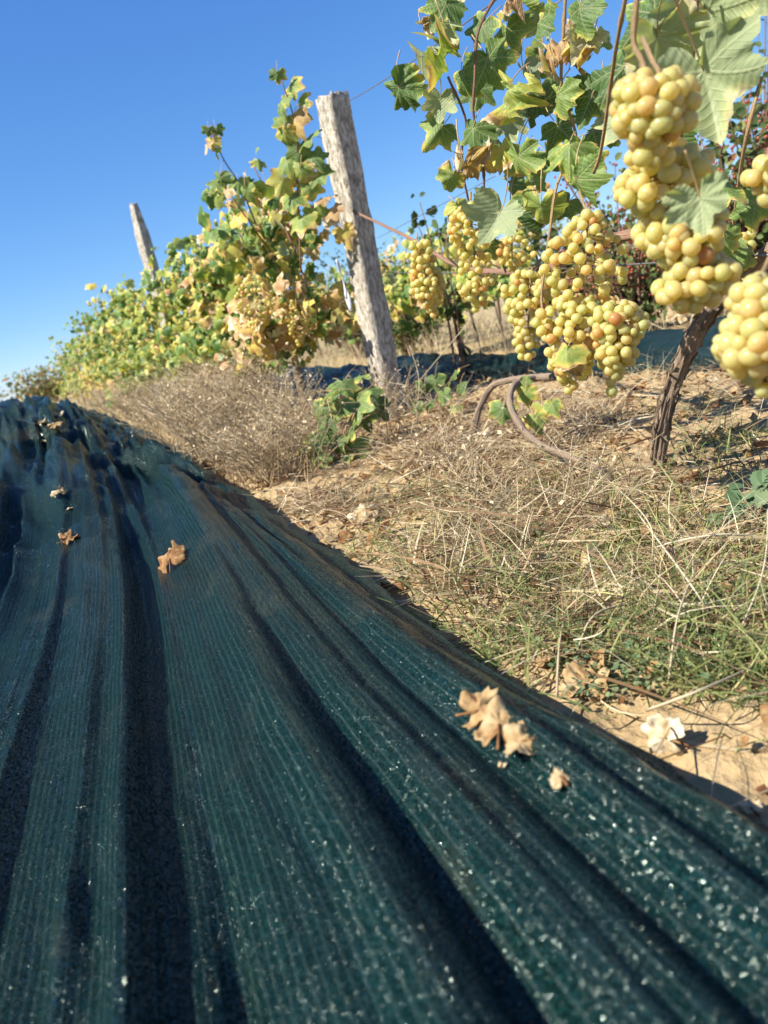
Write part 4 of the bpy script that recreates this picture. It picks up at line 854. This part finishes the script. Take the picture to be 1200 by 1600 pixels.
GRL = [(1042, 1165, .046, .97, 10, (-.85, -.45, .25), 'white bleached leaf standing on edge on the bare soil'), (920, 1085, .058, .62, 60, (-.3, -.4, 1), 'tan leaf with orange stains at the edge of the small weeds'), (775, 1002, .036, .86, 200, (-.4, -.4, 1), 'small pale pointed leaf beside the net hem'), (760, 702, .075, .95, 100, (-.4, -.6, .6), 'white folded leaf on the straw below the crooked vine'), (962, 700, .045, .60, 0, (-.5, -.6, .7), 'yellow orange leaf standing near the trunk'), (612, 785, .075, .70, 40, (-.3, -.6, .8), 'pinkish tan leaf on the grass below the leafy plant'), (575, 812, .08, .82, 300, (-.2, -.5, 1), 'cream leaf just above the net hem, left on the grass'), (692, 742, .06, .42, 130, (-.3, -.4, 1), 'orange brown leaf in the middle of the straw'), (640, 912, .06, .62, 70, (-.2, -.3, 1), 'dull tan leaf close to the shadow of the net hem'), (680, 918, .045, .55, 170, (-.2, -.4, 1), 'small orange leaf right of the dull tan one'), (500, 862, .05, .55, 10, (-.5, -.4, .6), 'rust coloured leaf leaning on the net hem at the left'), (935, 830, .05, .9, 30, (-.1, -.3, 1), 'greyish white leaf in the grass'), (880, 880, .05, .5, 90, (0, -.2, 1), 'brown leaf half hidden in green grass'), (1020, 1190, .03, .3, 90, (-.6, -.1, .8), 'dark curled leaf in the shade beside the white one'), (700, 690, .06, .75, 0, (-.2, -.4, 1), 'tan leaf beneath the dark vine arm'), (1040, 850, .04, .85, 120, (0, -.3, 1), 'pale leaf under the arching stalk'), (590, 840, .06, .3, 220, (-.2, -.4, 1), 'dark brown leaf below the cream one on the grass'), (300, 705, .06, .9, 0, (-.4, -.4, 1), 'bleached leaf beside the net hem under the far weeds'), (320, 718, .05, .7, 120, (-.2, -.4, 1), 'tan leaf next to the bleached one under the far weeds'), (1170, 1240, .02, .8, 10, (0, -.2, 1), 'pale leaf scrap on the bare soil at the right edge')]
for i, (x, y, s, t, yaw, n, l) in enumerate(GRL):
    q = G(x, y); q[2] = gz(q[0], q[1]); fallen(q, s, t, 500+i, l, n, yaw, .7)
for i in range(30):
    for _ in range(60):
        x, y = rng.uniform(.45, 1.9), rng.uniform(.35, 3.2)
        if x > edge_x(y)+.05: break
    fallen((x, y, gz(x, y)), rng.uniform(.025, .06), rng.choice([.35, .55, .7, .85]), 700+i, 'small tan leaf scattered in the straw', (rng.normal(0, .25)-.15, rng.normal(0, .25)-.2, 1), rng.uniform(0, 360), .6, 'small leaves scattered in the straw')
for i, (x, y, s, t, l) in enumerate([(1000, 525, .11, .85, 'pale leaf heap on the second net, left of the trunk'), (1060, 508, .10, .75, 'tan leaf on the second net right beside the trunk'), (880, 540, .08, .8, 'pale leaf on the second net behind the grape tips'), (1120, 515, .07, .7, 'leaf on the second net right of the trunk')]):
    q = P(x, y, 3.45); q[2] = .11; fallen(q, s, t, 600+i, l, (-.5, -.6, .5), 50*i, .8)
